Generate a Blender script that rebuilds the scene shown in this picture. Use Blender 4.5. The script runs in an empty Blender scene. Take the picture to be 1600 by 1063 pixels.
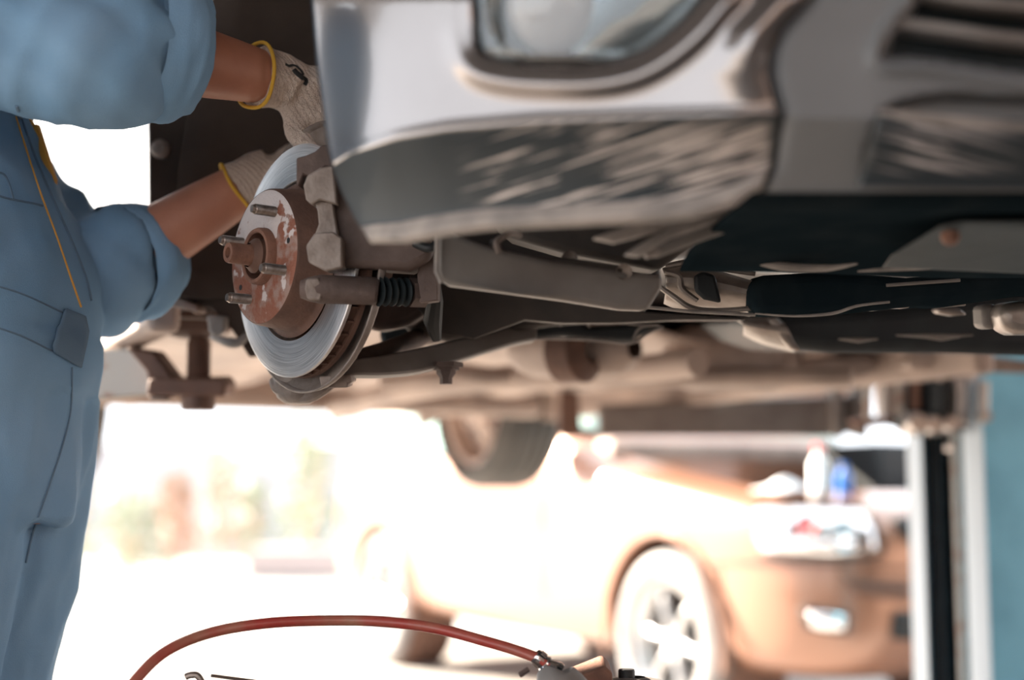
import bpy, bmesh, math, random
from mathutils import Vector, Matrix, noise
from mathutils.bvhtree import BVHTree
sc = bpy.context.scene
col = sc.collection
random.seed(7)
# ---------------------------------------------------------------- camera, sky, sun, exposure
FPX = 2222.2; CAM = Vector((0, 0, .95)); PITCH = math.radians(6.38)
cam = bpy.data.cameras.new('camera'); cam.lens = 50; cam.sensor_width = 36
camo = bpy.data.objects.new('camera', cam); col.objects.link(camo)
camo.location = CAM; camo.rotation_euler = (math.pi/2 + PITCH, 0, 0)
cam.dof.use_dof = True; cam.dof.focus_distance = 1.68; cam.dof.aperture_fstop = 1.7
cam.clip_start = .05; cam.clip_end = 300
sc.camera = camo
w = bpy.data.worlds.new('sky'); sc.world = w; w.use_nodes = True
nt = w.node_tree; nt.nodes.clear()
wo = nt.nodes.new('ShaderNodeOutputWorld'); bg = nt.nodes.new('ShaderNodeBackground')
bg.inputs[0].default_value = (.90, .945, 1.0, 1); bg.inputs[1].default_value = 2.5
nt.links.new(bg.outputs[0], wo.inputs[0])
sun = bpy.data.lights.new('sun', 'SUN'); sun.energy = 38; sun.angle = math.radians(1.2); sun.color = (1, .86, .70)
suno = bpy.data.objects.new('sun', sun); col.objects.link(suno)
SUND = Vector((-.80, .50, .46)).normalized()
suno.rotation_euler = SUND.to_track_quat('Z', 'Y').to_euler()
suno.location = (-6, 4, 6)
vs = sc.view_settings; vs.view_transform = 'Standard'; vs.look = 'None'; vs.gamma = 1; vs.exposure = .3; vs.use_curve_mapping = False
sc.cycles.use_denoising = True
sc.cycles.max_bounces = 8
# ---------------------------------------------------------------- helpers
def P(x, y, d):
    """the place seen at photo pixel x, y at depth d metres"""
    return CAM + d*(Vector((0, math.cos(PITCH), math.sin(PITCH))) + Vector((1, 0, 0))*(x-800)/FPX
                    + Vector((0, -math.sin(PITCH), math.cos(PITCH)))*(531.5-y)/FPX)
def V(*a): return Vector(a)
PHI = math.radians(26)
F = V(math.sin(PHI), -math.cos(PHI), 0); R = V(math.cos(PHI), math.sin(PHI), 0)
CO = V(-.27, 1.70, 0)
def C(u, v, z): return CO + F*u + R*v + V(0, 0, z)
PH2 = math.radians(28)
F2 = V(math.sin(PH2), -math.cos(PH2), 0); R2 = V(math.cos(PH2), math.sin(PH2), 0)
SO = V(.65, 5.9, 0)
def S(u, v, z): return SO + F2*u + R2*v + V(0, 0, z)
def lerp(a, b, t): return a + (b-a)*t
def interp(tab, x):
    if x <= tab[0][0]: return tab[0][1]
    for (a, va), (b, vb) in zip(tab, tab[1:]):
        if x <= b: return va + (vb-va)*(x-a)/(b-a)
    return tab[-1][1]
def smooth_path(pts, n=6):
    pts = [Vector(p) for p in pts]; out = []
    for i in range(len(pts)-1):
        p0 = pts[max(i-1, 0)]; p1 = pts[i]; p2 = pts[i+1]; p3 = pts[min(i+2, len(pts)-1)]
        for k in range(n):
            t = k/n
            out.append(.5*((2*p1) + (p2-p0)*t + (2*p0-5*p1+4*p2-p3)*t*t + (3*p1-p0-3*p2+p3)*t**3))
    out.append(pts[-1]); return out
def basis(axis, ref=None):
    a = Vector(axis).normalized(); r = Vector(ref) if ref is not None else V(0, 0, 1)
    if abs(a.dot(r.normalized())) > .98: r = V(1, 0, 0)
    x = (r - a*a.dot(r)).normalized(); y = a.cross(x)
    return x, y, a
class MB:
    def __init__(s): s.v = []; s.f = []; s.uv = None
    def add(s, vs_, fs):
        o = len(s.v); s.v += [Vector(p) for p in vs_]; s.f += [tuple(i+o for i in f) for f in fs]; return s
    def box(s, c, size, ax=None):
        x, y, z = ax if ax else (V(1,0,0), V(0,1,0), V(0,0,1)); c = Vector(c); a, b, d = [q/2 for q in size]
        return s.add([c + x*a*i + y*b*j + z*d*k for i in (-1,1) for j in (-1,1) for k in (-1,1)],
              [(0,1,3,2),(4,6,7,5),(0,4,5,1),(2,3,7,6),(0,2,6,4),(1,5,7,3)])
    def loft(s, rings, cap=True, closed=True):
        n = len(rings[0]); vs_ = [p for r in rings for p in r]; fs = []
        for i in range(len(rings)-1):
            for j in range(n if closed else n-1):
                k = (j+1) % n; fs.append((i*n+j, i*n+k, (i+1)*n+k, (i+1)*n+j))
        if cap: fs += [tuple(range(n))[::-1], tuple((len(rings)-1)*n+j for j in range(n))]
        return s.add(vs_, fs)
    def tube(s, pts, r, seg=12, cap=True, flat=1.0, ref=None):
        pts = [Vector(p) for p in pts]; n = len(pts); rr = r if isinstance(r, (list, tuple)) else [r]*n
        if len(rr) != n: rr = [interp([(i/(len(rr)-1), q) for i, q in enumerate(rr)], i/(n-1)) for i in range(n)]
        rings = []; x = None
        for i in range(n):
            t = (pts[min(i+1, n-1)] - pts[max(i-1, 0)]).normalized()
            if x is None: x, y, _ = basis(t, ref)
            else:
                x = (x - t*t.dot(x)).normalized(); y = t.cross(x)
            rings.append([pts[i] + (x*math.cos(a)*flat + y*math.sin(a))*rr[i] for a in [2*math.pi*j/seg for j in range(seg)]])
        return s.loft(rings, cap)
    def lathe(s, prof, o, axis, seg=48, cap=False, ref=None):
        x, y, a = basis(axis, ref); o = Vector(o)
        rings = [[o + a*h + (x*math.cos(t) + y*math.sin(t))*r for t in [2*math.pi*j/seg for j in range(seg)]] for r, h in prof]
        return s.loft(rings, cap)
    def prism(s, poly, ext):
        poly = [Vector(p) for p in poly]; e = Vector(ext); n = len(poly)
        return s.add(poly + [p+e for p in poly], [tuple(range(n)), tuple(range(2*n-1, n-1, -1))] + [(i, i+n, (i+1)%n+n, (i+1)%n) for i in range(n)])
    def grid(s, rows, thick=None):
        m = len(rows[0]); n = len(rows)
        s.add([p for r in rows for p in r], [(i*m+j, i*m+j+1, (i+1)*m+j+1, (i+1)*m+j) for i in range(n-1) for j in range(m-1)])
        return s
    def mesh(s, name='m', fix=True):
        me = bpy.data.meshes.new(name); me.from_pydata([tuple(p) for p in s.v], [], s.f)
        if fix:
            bm = bmesh.new(); bm.from_mesh(me); bmesh.ops.recalc_face_normals(bm, faces=bm.faces); bm.to_mesh(me); bm.free()
        return me
    def build(s, name, mat, parent=None, bevel=0, sub=0, angle=35, solid=0, flat=False, mw=None, fix=True, segs=2):
        me = s.mesh(name, fix)
        if mw is None:
            c = sum((Vector(v.co) for v in me.vertices), Vector())/max(1, len(me.vertices)); mw = Matrix.Translation(c)
        me.transform(mw.inverted())
        o = bpy.data.objects.new(name, me); col.objects.link(o); o.matrix_world = mw
        if mat: me.materials.append(mat)
        if not flat:
            me.polygons.foreach_set('use_smooth', [True]*len(me.polygons)); me.set_sharp_from_angle(angle=math.radians(angle))
        if solid: m = o.modifiers.new('s', 'SOLIDIFY'); m.thickness = solid; m.offset = 0
        if bevel: m = o.modifiers.new('b', 'BEVEL'); m.width = bevel; m.segments = segs; m.limit_method = 'ANGLE'; m.angle_limit = math.radians(35)
        if sub: m = o.modifiers.new('u', 'SUBSURF'); m.levels = sub; m.render_levels = sub
        if parent: setp(o, parent)
        return o
WM = {}
def setp(o, p):
    mw = WM.get(o.name, o.matrix_basis.copy()); WM[o.name] = mw
    pm = WM.get(p.name, p.matrix_basis.copy())
    o.parent = p; o.matrix_parent_inverse = pm.inverted(); o.matrix_basis = mw
def tag(o, label=None, cat=None, group=None, kind=None):
    if label: o['label'] = label
    if cat: o['category'] = cat
    if group: o['group'] = group
    if kind: o['kind'] = kind
    return o
def thing(name, loc, label, cat, group=None):
    o = bpy.data.objects.new(name, None); col.objects.link(o); o.matrix_world = Matrix.Translation(Vector(loc)); o.empty_display_size = .1
    WM[o.name] = Matrix.Translation(Vector(loc))
    return tag(o, label, cat, group)
def kids(o): return [c for c in bpy.data.objects if c.parent == o]
def copy_tree(o, M, parent=None):
    c = o.copy(); col.objects.link(c)
    if parent is None: c.matrix_basis = M @ o.matrix_basis
    else: c.parent = parent
    for ch in kids(o): copy_tree(ch, M, c)
    return c
def slab(pts, thick, d=None, mb=None):
    """outline as (x, y, depth) pushed away from the lens by its real thickness"""
    mb = mb or MB(); q = [P(p[0], p[1], p[2] if len(p) > 2 else d) for p in pts]
    return mb.prism(q, V(0, 1, .11)*thick)
# ---------------------------------------------------------------- materials
def srgb(r, g, b):
    f = lambda c: c/12.92 if c <= .04045 else ((c+.055)/1.055)**2.4
    return (f(r/255), f(g/255), f(b/255), 1)
def mat(name, c, rough=.6, metal=0, c2=None, scale=20, lo=.4, hi=.6, bump=0, bscale=60, coat=0, spec=.5, detail=4, trans=0, emit=None, coord='Object', stretch=None, c3=None):
    m = bpy.data.materials.new(name); m.use_nodes = True; n = m.node_tree; b = n.nodes['Principled BSDF']
    b.inputs['Base Color'].default_value = c; b.inputs['Roughness'].default_value = rough; b.inputs['Metallic'].default_value = metal
    b.inputs['Coat Weight'].default_value = coat; b.inputs['Coat Roughness'].default_value = .06
    b.inputs['Specular IOR Level'].default_value = spec; b.inputs['Transmission Weight'].default_value = trans
    if emit: b.inputs['Emission Color'].default_value = c; b.inputs['Emission Strength'].default_value = emit
    tc = n.nodes.new('ShaderNodeTexCoord'); src = tc.outputs[coord]
    if stretch:
        mp = n.nodes.new('ShaderNodeMapping'); mp.inputs['Scale'].default_value = stretch; n.links.new(src, mp.inputs[0]); src = mp.outputs[0]
    if c2 is not None:
        t = n.nodes.new('ShaderNodeTexNoise'); t.inputs['Scale'].default_value = scale; t.inputs['Detail'].default_value = detail; n.links.new(src, t.inputs['Vector'])
        r = n.nodes.new('ShaderNodeValToRGB'); r.color_ramp.elements[0].position = lo; r.color_ramp.elements[1].position = hi
        r.color_ramp.elements[0].color = c; r.color_ramp.elements[1].color = c2
        if c3 is not None:
            e = r.color_ramp.elements.new(min(1, hi+.12)); e.color = c3
        n.links.new(t.outputs[0], r.inputs[0]); n.links.new(r.outputs[0], b.inputs['Base Color'])
    if bump:
        t = n.nodes.new('ShaderNodeTexNoise'); t.inputs['Scale'].default_value = bscale; t.inputs['Detail'].default_value = 3; n.links.new(src, t.inputs['Vector'])
        bp = n.nodes.new('ShaderNodeBump'); bp.inputs['Strength'].default_value = bump; bp.inputs['Distance'].default_value = .002
        n.links.new(t.outputs[0], bp.inputs['Height']); n.links.new(bp.outputs[0], b.inputs['Normal'])
    return m
def G(v, a=1.0): return (v, v, v, a)
M = dict(
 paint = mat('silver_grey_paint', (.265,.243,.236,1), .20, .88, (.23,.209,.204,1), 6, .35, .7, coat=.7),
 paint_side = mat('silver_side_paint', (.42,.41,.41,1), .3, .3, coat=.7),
 valance = mat('grey_valance_plastic', (.19,.198,.21,1), .5, 0, (.16,.168,.178,1), 9, .35, .7, bump=.1),
 seam = mat('black_rubber', (.012,.014,.016,1), .6),
 pan = mat('matt_black_plastic', (.010,.017,.022,1), 1, 0, (.018,.025,.030,1), 14, .45, .75, bump=.3, bscale=40, spec=0),
 linerm = mat('hazed_brown_liner', (.085,.068,.06,1), .9, 0, (.06,.048,.043,1), 9, .4, .7, spec=.1),  # brown lifted from black to stand in for haze
 black = mat('black_plastic', (.010,.016,.019,1), .6, 0, (.018,.024,.027,1), 14, .45, .75, bump=.3, bscale=40, spec=.25),
 dark = mat('dark_underbody', (.05,.042,.038,1), .7, 0, (.075,.06,.052,1), 16, .42, .75, bump=.4, bscale=50),
 steel = mat('grey_pressed_steel', (.23,.215,.205,1), .6, .1, (.17,.15,.14,1), 12, .4, .7, bump=.25, bscale=80),
 cast = mat('dusty_cast_iron', (.31,.265,.24,1), .6, .25, (.19,.15,.13,1), 28, .4, .65, bump=.6, bscale=150),
 castd = mat('dark_cast_iron', (.14,.10,.088,1), .7, .15, (.09,.062,.054,1), 25, .4, .65, bump=.6, bscale=120),
 belly = mat('beige_dusty_underbody', (.44,.34,.29,1), .6, .1, (.25,.19,.165,1), 5, .38, .68, bump=.3, bscale=20),
 alu = mat('dull_aluminium', (.40,.36,.33,1), .42, .7, (.27,.23,.21,1), 20, .4, .65, bump=.3, bscale=90),
 rubber = mat('tyre_rubber', (.05,.046,.043,1), .65, 0, (.075,.066,.06,1), 10, .4, .7),
 tyre_pale = mat('dusty_tyre_rubber', (.22,.21,.21,1), .6, 0, (.16,.155,.155,1), 8, .4, .7),
 rim_d = mat('dusty_steel_rim', (.55,.43,.37,1), .5, .4, (.28,.21,.18,1), 12, .4, .7),
 rim = mat('silver_alloy', (.55,.55,.56,1), .3, .8),
 chrome = mat('chrome', (.8,.8,.82,1), .12, 1),
 dull = mat('worn_bright_steel', (.42,.38,.36,1), .35, .9),
 bolt = mat('dusty_bolt_steel', (.35,.30,.27,1), .38, .85, (.22,.17,.15,1), 90, .4, .65),
 rust = mat('rust', (.25,.125,.085,1), .7, .2, (.15,.075,.055,1), 40, .4, .7, bump=.5, bscale=200),
 hat = mat('rusty_rotor_hat', (.11,.06,.045,1), .7, .2, (.16,.085,.06,1), 30, .4, .7, bump=.4, bscale=150),
 denim = mat('blue_grey_cotton', (.18,.335,.52,1), .85, 0, (.22,.375,.56,1), 9, .35, .7, bump=.35, bscale=900, spec=.15),
 denimd = mat('darker_blue_cotton', (.11,.18,.27,1), .85, 0, (.14,.22,.31,1), 12, .35, .7, bump=.3, bscale=900, spec=.15),
 thread = mat('ochre_thread', (.75,.38,.07,1), .7),
 skin = mat('tanned_skin', (.46,.21,.14,1), .5, 0, (.38,.165,.11,1), 18, .35, .7, bump=.12, bscale=260, spec=.4),
 glove = mat('cream_knit_cotton', (.80,.68,.60,1), .95, 0, (.45,.34,.29,1), 32, .52, .78, bump=.5, bscale=240, spec=.1),
 trim = mat('yellow_glove_edging', (.70,.42,.05,1), .8),
 ink = mat('black_ink', (.02,.02,.022,1), .8),
 hair = mat('black_hair', (.015,.012,.011,1), .6),
 boot = mat('brown_boot_leather', (.06,.035,.02,1), .5),
 blue = mat('light_blue_enamel', (.13,.45,.64,1), .6, 0, (.08,.34,.51,1), 7, .42, .68, c3=(.22,.50,.64,1), bump=.2, bscale=30),
 bluew = mat('pale_blue_edge_paint', (.50,.58,.66,1), .4),
 oil = mat('black_greasy_steel', (.010,.013,.017,1), .6, .1, (.018,.024,.028,1), 20, .4, .7),
 arm = mat('grey_lift_arm_paint', (.20,.17,.155,1), .6, .1, (.14,.11,.10,1), 12, .4, .7),
 armw = mat('chipped_pale_arm_paint', (.48,.45,.42,1), .6, 0, (.36,.20,.14,1), 22, .52, .68),
 armd = mat('brown_primer_steel', (.16,.085,.06,1), .6, .1, (.11,.06,.045,1), 20, .4, .7),
 copper = mat('copper_gold_paint', (.30,.15,.097,1), .30, .3, coat=.8),
 glass = mat('lamp_glass', (.9,.93,.95,1), .03, 0, trans=1),
 window = mat('tinted_window', (.28,.42,.40,1), .12, 0, spec=.5),
 reflector = mat('lamp_reflector', (.85,.83,.84,1), .12, .95),
 lens = mat('milky_lamp_lens', (.62,.55,.50,1), .25, .0, coat=.6),
 lampbowl = mat('grey_lamp_bowl', (.20,.23,.24,1), .22, .5, coat=.5),
 red = mat('red_plastic', (.65,.03,.03,1), .35), bluep = mat('blue_plastic', (.03,.15,.5,1), .4), white = mat('white_plastic', (.8,.8,.82,1), .5),
 green = mat('young_green_leaf', (.24,.29,.16,1), .6, 0, (.30,.34,.22,1), 6), pale = mat('pale_leaf', (.38,.41,.32,1), .6, 0, (.30,.34,.24,1), 6),
 orange = mat('orange_croton_leaf', (.46,.28,.19,1), .6, 0, (.46,.37,.30,1), 6), pot = mat('clay_pot', (.65,.42,.34,1), .8),
 concrete = mat('garage_concrete', (.15,.135,.125,1), .75, 0, (.10,.09,.085,1), 2.5, .35, .7, bump=.2, bscale=30),
 yard = mat('pale_yard_concrete', (.38,.36,.34,1), .9, 0, (.33,.31,.295,1), 1.5, .35, .7),
 wallm = mat('brown_garage_wall', (.30,.22,.18,1), .8, 0, (.22,.16,.13,1), 3, .4, .7),
 roofm = mat('shade_roof_sheet', (.12,.12,.13,1), .6, .3),
 yardw = mat('white_rendered_wall', (.46,.46,.49,1), .8, 0, (.42,.41,.44,1), 1.2),
 brick = mat('pink_brick', (.46,.38,.36,1), .85),
)

def knit():
    n = M['glove'].node_tree; b = n.nodes['Principled BSDF']
    tc = n.nodes.new('ShaderNodeTexCoord'); w1 = n.nodes.new('ShaderNodeTexWave'); w1.bands_direction = 'DIAGONAL'
    w1.inputs['Scale'].default_value = 62; w1.inputs['Distortion'].default_value = 5; w1.inputs['Detail Scale'].default_value = 8; n.links.new(tc.outputs['Object'], w1.inputs['Vector'])
    bp = n.nodes.new('ShaderNodeBump'); bp.inputs['Strength'].default_value = 1; bp.inputs['Distance'].default_value = .0022
    n.links.new(w1.outputs['Fac'], bp.inputs['Height']); old = b.inputs['Normal'].links[0].from_socket; n.links.new(old, bp.inputs['Normal']); n.links.new(bp.outputs[0], b.inputs['Normal'])
knit()
# ---------------------------------------------------------------- setting
def struct(o): o['kind'] = 'structure'; return o
struct(MB().box((-.5, -1.75, -.05), (15, 10.5, .1)).build('floor', M['concrete'], flat=True))
struct(MB().box((0, 13.5, -.07), (120, 100, .1)).build('ground', M['yard'], flat=True))
struct(MB().box((-.25, -.45, 3.35), (14.5, 9.1, .1)).build('shade_ceiling', M['roofm'], flat=True))  # unseen roof added and sized to keep sun off the lift area
struct(MB().box((3.2, -7, 1.65), (7.4, .2, 3.3)).build('reflection_wall_back', M['wallm'], flat=True))  # unseen wall added to darken bumper reflections and the right side
struct(MB().box((6.9, -1.2, 1.65), (.2, 9.4, 3.3)).build('wall_right', M['wallm'], flat=True))
struct(MB().box((-6, 25, .95), (26, .2, 1.9)).build('wall_yard', M['yardw'], flat=True))
# ---------------------------------------------------------------- lifted car: brake corner
car = thing('lifted_car', C(-1.3, .75, 1.18), 'scratched silver-grey car raised on the lift with its front wheel off and brake disc bare', 'car')
AX = math.radians(38.5)
N = V(-math.cos(AX), -math.sin(AX), 0).normalized(); T = V(math.sin(AX), -math.cos(AX), 0)   # outward axis, forward in the disc plane
UP = V(0, 0, 1)
RC = P(460, 407, 1.72)
def K(t, z, n): return RC + T*t + UP*z + N*n
def rotor_matrix():
    m = Matrix((T, UP, N)).transposed().to_4x4(); m.translation = RC; return m
RM = rotor_matrix()
def ring_mat():
    m = bpy.data.materials.new('turned_disc_steel'); m.use_nodes = True; n = m.node_tree; b = n.nodes['Principled BSDF']
    tc = n.nodes.new('ShaderNodeTexCoord'); sp = n.nodes.new('ShaderNodeSeparateXYZ'); n.links.new(tc.outputs['Object'], sp.inputs[0])
    cx = n.nodes.new('ShaderNodeCombineXYZ'); n.links.new(sp.outputs[0], cx.inputs[0]); n.links.new(sp.outputs[1], cx.inputs[1])
    le = n.nodes.new('ShaderNodeVectorMath'); le.operation = 'LENGTH'; n.links.new(cx.outputs[0], le.inputs[0])
    sc_ = n.nodes.new('ShaderNodeVectorMath'); sc_.operation = 'SCALE'; sc_.inputs['Scale'].default_value = 14; n.links.new(cx.outputs[0], sc_.inputs[0])
    ml = n.nodes.new('ShaderNodeMath'); ml.operation = 'MULTIPLY'; ml.inputs[1].default_value = 900; n.links.new(le.outputs['Value'], ml.inputs[0])
    c2 = n.nodes.new('ShaderNodeCombineXYZ'); n.links.new(ml.outputs[0], c2.inputs[2])
    ad = n.nodes.new('ShaderNodeVectorMath'); ad.operation = 'ADD'; n.links.new(sc_.outputs[0], ad.inputs[0]); n.links.new(c2.outputs[0], ad.inputs[1])
    t = n.nodes.new('ShaderNodeTexNoise'); t.inputs['Scale'].default_value = 1; t.inputs['Detail'].default_value = 5; n.links.new(ad.outputs[0], t.inputs['Vector'])
    r = n.nodes.new('ShaderNodeValToRGB'); r.color_ramp.elements[0].position = .3; r.color_ramp.elements[1].position = .72
    r.color_ramp.elements[0].color = (.34,.33,.34,1); r.color_ramp.elements[1].color = (.72,.70,.70,1)
    n.links.new(t.outputs[0], r.inputs[0]); n.links.new(r.outputs[0], b.inputs['Base Color'])
    b.inputs['Metallic'].default_value = .92; b.inputs['Roughness'].default_value = .3
    b.inputs['Anisotropic'].default_value = .75
    tg = n.nodes.new('ShaderNodeTangent'); tg.direction_type = 'RADIAL'; tg.axis = 'Z'; n.links.new(tg.outputs[0], b.inputs['Tangent'])
    bp = n.nodes.new('ShaderNodeBump'); bp.inputs['Strength'].default_value = .5; bp.inputs['Distance'].default_value = .0006
    n.links.new(t.outputs[0], bp.inputs['Height']); n.links.new(bp.outputs[0], b.inputs['Normal'])
    return m
M['disc'] = ring_mat()
def flange_mat():
    m = mat('rusty_flange_with_pale_flakes', (.24,.09,.055,1), .6, .25, (.30,.20,.17,1), 60, .45, .62, bump=.7, bscale=220)
    n = m.node_tree; b = n.nodes['Principled BSDF']; src = b.inputs['Base Color'].links[0].from_socket
    tc = n.nodes.new('ShaderNodeTexCoord'); t = n.nodes.new('ShaderNodeTexNoise'); t.inputs['Scale'].default_value = 34; t.inputs['Detail'].default_value = 6
    n.links.new(tc.outputs['Object'], t.inputs['Vector'])
    sp = n.nodes.new('ShaderNodeSeparateXYZ'); n.links.new(tc.outputs['Object'], sp.inputs[0])
    g = n.nodes.new('ShaderNodeMath'); g.operation = 'MULTIPLY_ADD'; g.inputs[1].default_value = 2.6; g.inputs[2].default_value = 0; n.links.new(sp.outputs[1], g.inputs[0])
    a = n.nodes.new('ShaderNodeMath'); n.links.new(t.outputs[0], a.inputs[0]); n.links.new(g.outputs[0], a.inputs[1])
    r = n.nodes.new('ShaderNodeValToRGB'); r.color_ramp.elements[0].position = .50; r.color_ramp.elements[1].position = .53
    n.links.new(a.outputs[0], r.inputs[0])
    mx = n.nodes.new('ShaderNodeMix'); mx.data_type = 'RGBA'; n.links.new(r.outputs[0], mx.inputs['Factor']); n.links.new(src, mx.inputs['A'])
    mx.inputs['B'].default_value = (.56,.50,.49,1); n.links.new(mx.outputs['Result'], b.inputs['Base Color'])
    return m
M['flange'] = flange_mat()
RO, RI, HR = .142, .097, .080
HT = .042     # hat height
disc = MB().lathe([(RI-.004, -.012), (RI, 0), (RI+.001, .001), (RO-.0025, .001), (RO, 0), (RO, -.004), (RO-.006, -.0075)], RC, N, 96).build('brake_disc', M['disc'], car, mw=RM, angle=30)
rim_mb = MB().lathe([(RO-.006, -.0075), (RO-.006, -.0165), (RO-.001, -.017), (RO, -.022), (RO-.003, -.024), (RI-.004, -.024), (RI-.01, -.012), (RI-.004, -.010)], RC, N, 96)
for k in range(48):
    a = 2*math.pi*k/48; dv = T*math.cos(a) + UP*math.sin(a)
    rim_mb.box(RC + dv*(RO-.005) - N*.012, (.006, .003, .0095), (dv, N.cross(dv), N))
setp(rim_mb.build('vented_rim', M['hat'], None, mw=RM), disc)
hat = MB().lathe([(RI-.003, .0), (RI-.008, .002), (HR+.006, .006), (HR+.002, HT-.003), (HR, HT)], RC, N, 72).build('disc_hat', M['hat'], disc, mw=RM)
fl = MB().lathe([(.030, HT-.002), (.030, HT+.001), (HR-.003, HT+.0012), (HR, HT-.0005)], RC, N, 72).build('disc_face', M['flange'], disc, mw=RM)
setp(MB().lathe([(.0275, HT-.03), (.0275, HT+.011), (.029, HT+.0125), (.0325, HT+.012), (.034, HT+.009), (.0345, HT), (.0385, HT), (.040, HT-.003)], RC, N, 48).build('hub_ring', M['rust'], None, mw=RM), disc)
hub = MB().lathe([(.0001, HT-.02), (.0275, HT-.02), (.0275, HT-.012), (.021, HT-.010), (.021, HT+.012), (.016, HT+.018), (.0145, HT+.020)], RC, N, 32).build('wheel_hub', M['hat'], disc)
MB().lathe([(.0145, HT+.016), (.0125, HT+.020), (.0125, HT+.044), (.0115, HT+.047), (.0065, HT+.047), (.0055, HT+.040), (.0001, HT+.040)], RC, N, 32).build('axle_end', M['rust'], disc)
PC = .057
for a in (61, 155, -24, -122):   # measured from T towards up
    a = math.radians(a); c = RC + (T*math.cos(a) + UP*math.sin(a))*PC
    pr = [(.0001, HT-.002), (.0062, HT-.002)]
    h = HT+.001
    while h < HT+.028: pr += [(.0064, h), (.0057, h+.0005)]; h += .0011
    pr += [(.0055, HT+.029), (.0045, HT+.0315), (.0001, HT+.0318)]
    MB().lathe(pr, c, N, 20).build('wheel_stud', M['bolt'], disc, angle=60)
for a in (10, -150):
    a = math.radians(a); c = RC + (T*math.cos(a) + UP*math.sin(a))*.062 + N*(HT+.001)
    MB().lathe([(.0001, .0003), (.0035, .0005), (.0035, -.002)], c, N, 12).build('screw_hole', M['seam'], disc)
# backing shield behind the disc
sh = MB()
rows = []
for i in range(49):
    a = math.radians(200 + i*(-250)/48) if False else math.radians(-150 + 290*i/48)
    dv = T*math.cos(a) + UP*math.sin(a)
    rows.append([RC + dv*r - N*h for r, h in ((.055, .045), (.10, .040), (.135, .038), (.150, .034), (.157 + .012*math.exp(-((math.degrees(a)-75)/40)**2), .028), (.159 + .013*math.exp(-((math.degrees(a)-75)/40)**2), .020))])
sh.grid(rows).build('dust_shield', M['cast'], car, solid=.0025)
# knuckle and strut
kn = MB().lathe([(.0001, -.03), (.045, -.03), (.05, -.05), (.05, -.08), (.035, -.09), (.02, -.13)], RC, N, 24)
kn.tube(smooth_path([K(.0, -.02, -.06), K(-.005, -.09, -.065), K(.0, -.14, -.06)], 5), [.035, .028, .022], 12)
kn.tube(smooth_path([K(.0, .03, -.06), K(-.01, .12, -.08), K(-.02, .22, -.09)], 5), [.035, .022, .022], 12)
kn.build('steering_knuckle', M['castd'], car)
st = MB().tube([K(-.02, .15, -.09), K(-.02, .40, -.11), K(-.02, .62, -.13)], [.027, .027, .012], 20)
st.build('strut', M['dark'], car)
hx = [K(-.02, .40+.16*i/80, -.11-.015*i/80) + (T*math.cos(i*.5) + N*math.sin(i*.5))*.055 for i in range(81)]
MB().tube(hx, .007, 8).build('coil_spring', M['seam'], car)
# caliper: outer bridge, bracket, piston body, slide pin with bellows
cp = slab([(505,250),(560,230),(600,300),(640,365),(678,372),(676,404),(640,424),(575,420),(520,418),(518,360),(505,320)], .09, 1.60).build('brake_caliper', M['castd'], car, bevel=.010, segs=3)
slab([(463,247),(478,243),(492,237),(503,227),(530,226),(532,264),(508,260),(500,266),(490,280),(474,272),(467,290),(463,290)], .05, 1.60).build('pad_carrier', M['castd'], cp, bevel=.0016, segs=1)
slab([(474,290),(480,274),(500,262),(520,258),(526,320),(500,312),(486,320),(478,312)], .055, 1.575).build('caliper_bridge', M['cast'], cp, bevel=.0016, segs=1)
slab([(490,312),(520,316),(530,380),(506,378),(492,366),(498,350),(496,330)], .05, 1.585).build('bridge_web', M['cast'], cp, bevel=.0016, segs=1)
slab([(478,384),(492,364),(520,362),(534,372),(534,418),(508,424),(482,410)], .06, 1.57).build('caliper_foot', M['cast'], cp, bevel=.0016, segs=1)
slab([(660,378),(684,372),(684,470),(655,474),(652,430)], .06, 1.62).build('carrier_arm', M['castd'], cp, bevel=.0016, segs=1)
MB().tube([P(470,452,1.60), P(482,452,1.60), P(500,452,1.60), P(585,455,1.61), P(592,456,1.61)], [.010,.0135,.0165,.0160,.013], 16).build('slide_pin_boss', M['castd'], cp)
slab([(478,436),(498,434),(505,452),(500,470),(480,468),(476,452)], .035, 1.585).build('bracket_ear', M['cast'], cp, bevel=.0016, segs=1)
bl = []; rr = []
for i in range(25):
    bl.append(lerp(P(592,456,1.61), P(640,457,1.63), i/24)); rr.append(.0135 + .0035*math.cos(i*math.pi/2.6))
MB().tube(bl, rr, 20).build('rubber_bellows', M['black'], cp)
MB().tube([P(640,457,1.63), P(664,458,1.64)], [.017, .017], 6).build('pin_bolt', M['castd'], cp)
MB().tube(smooth_path([P(648,380,1.60), P(672,388,1.59), P(690,372,1.60), P(700,350,1.62), P(705,300,1.65)], 6), .005, 10).build('brake_hose', M['seam'], cp)
# ball joint and lower arm
MB().lathe([(.0001, -.034), (.016, -.033), (.026, -.026), (.031, -.014), (.032, 0), (.028, .008), (.018, .014), (.012, .02)], P(466, 590, 1.80), UP, 28).build('ball_joint', M['cast'], car)
MB().tube(smooth_path([P(428,594,1.80), P(434,606,1.79), P(455,617,1.79), P(482,619,1.78), P(506,607,1.77), P(522,592,1.77)], 6), [.006,.008,.009,.009,.008,.008], 10).build('joint_lip', M['cast'], car)
slab([(498,588),(548,585),(550,598),(544,600),(544,606),(502,607)], .05, 1.70).build('joint_clamp', M['cast'], car, bevel=.002)
la = MB()
top = [(500,584,1.74),(548,563,1.74),(600,555,1.78),(660,543,1.83),(740,524,1.90),(800,508,1.96),(840,496,2.0)]
bot = [(500,600,1.72),(549,586,1.72),(600,585,1.75),(660,579,1.80),(740,556,1.87),(800,538,1.93),(840,530,1.97)]
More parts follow.
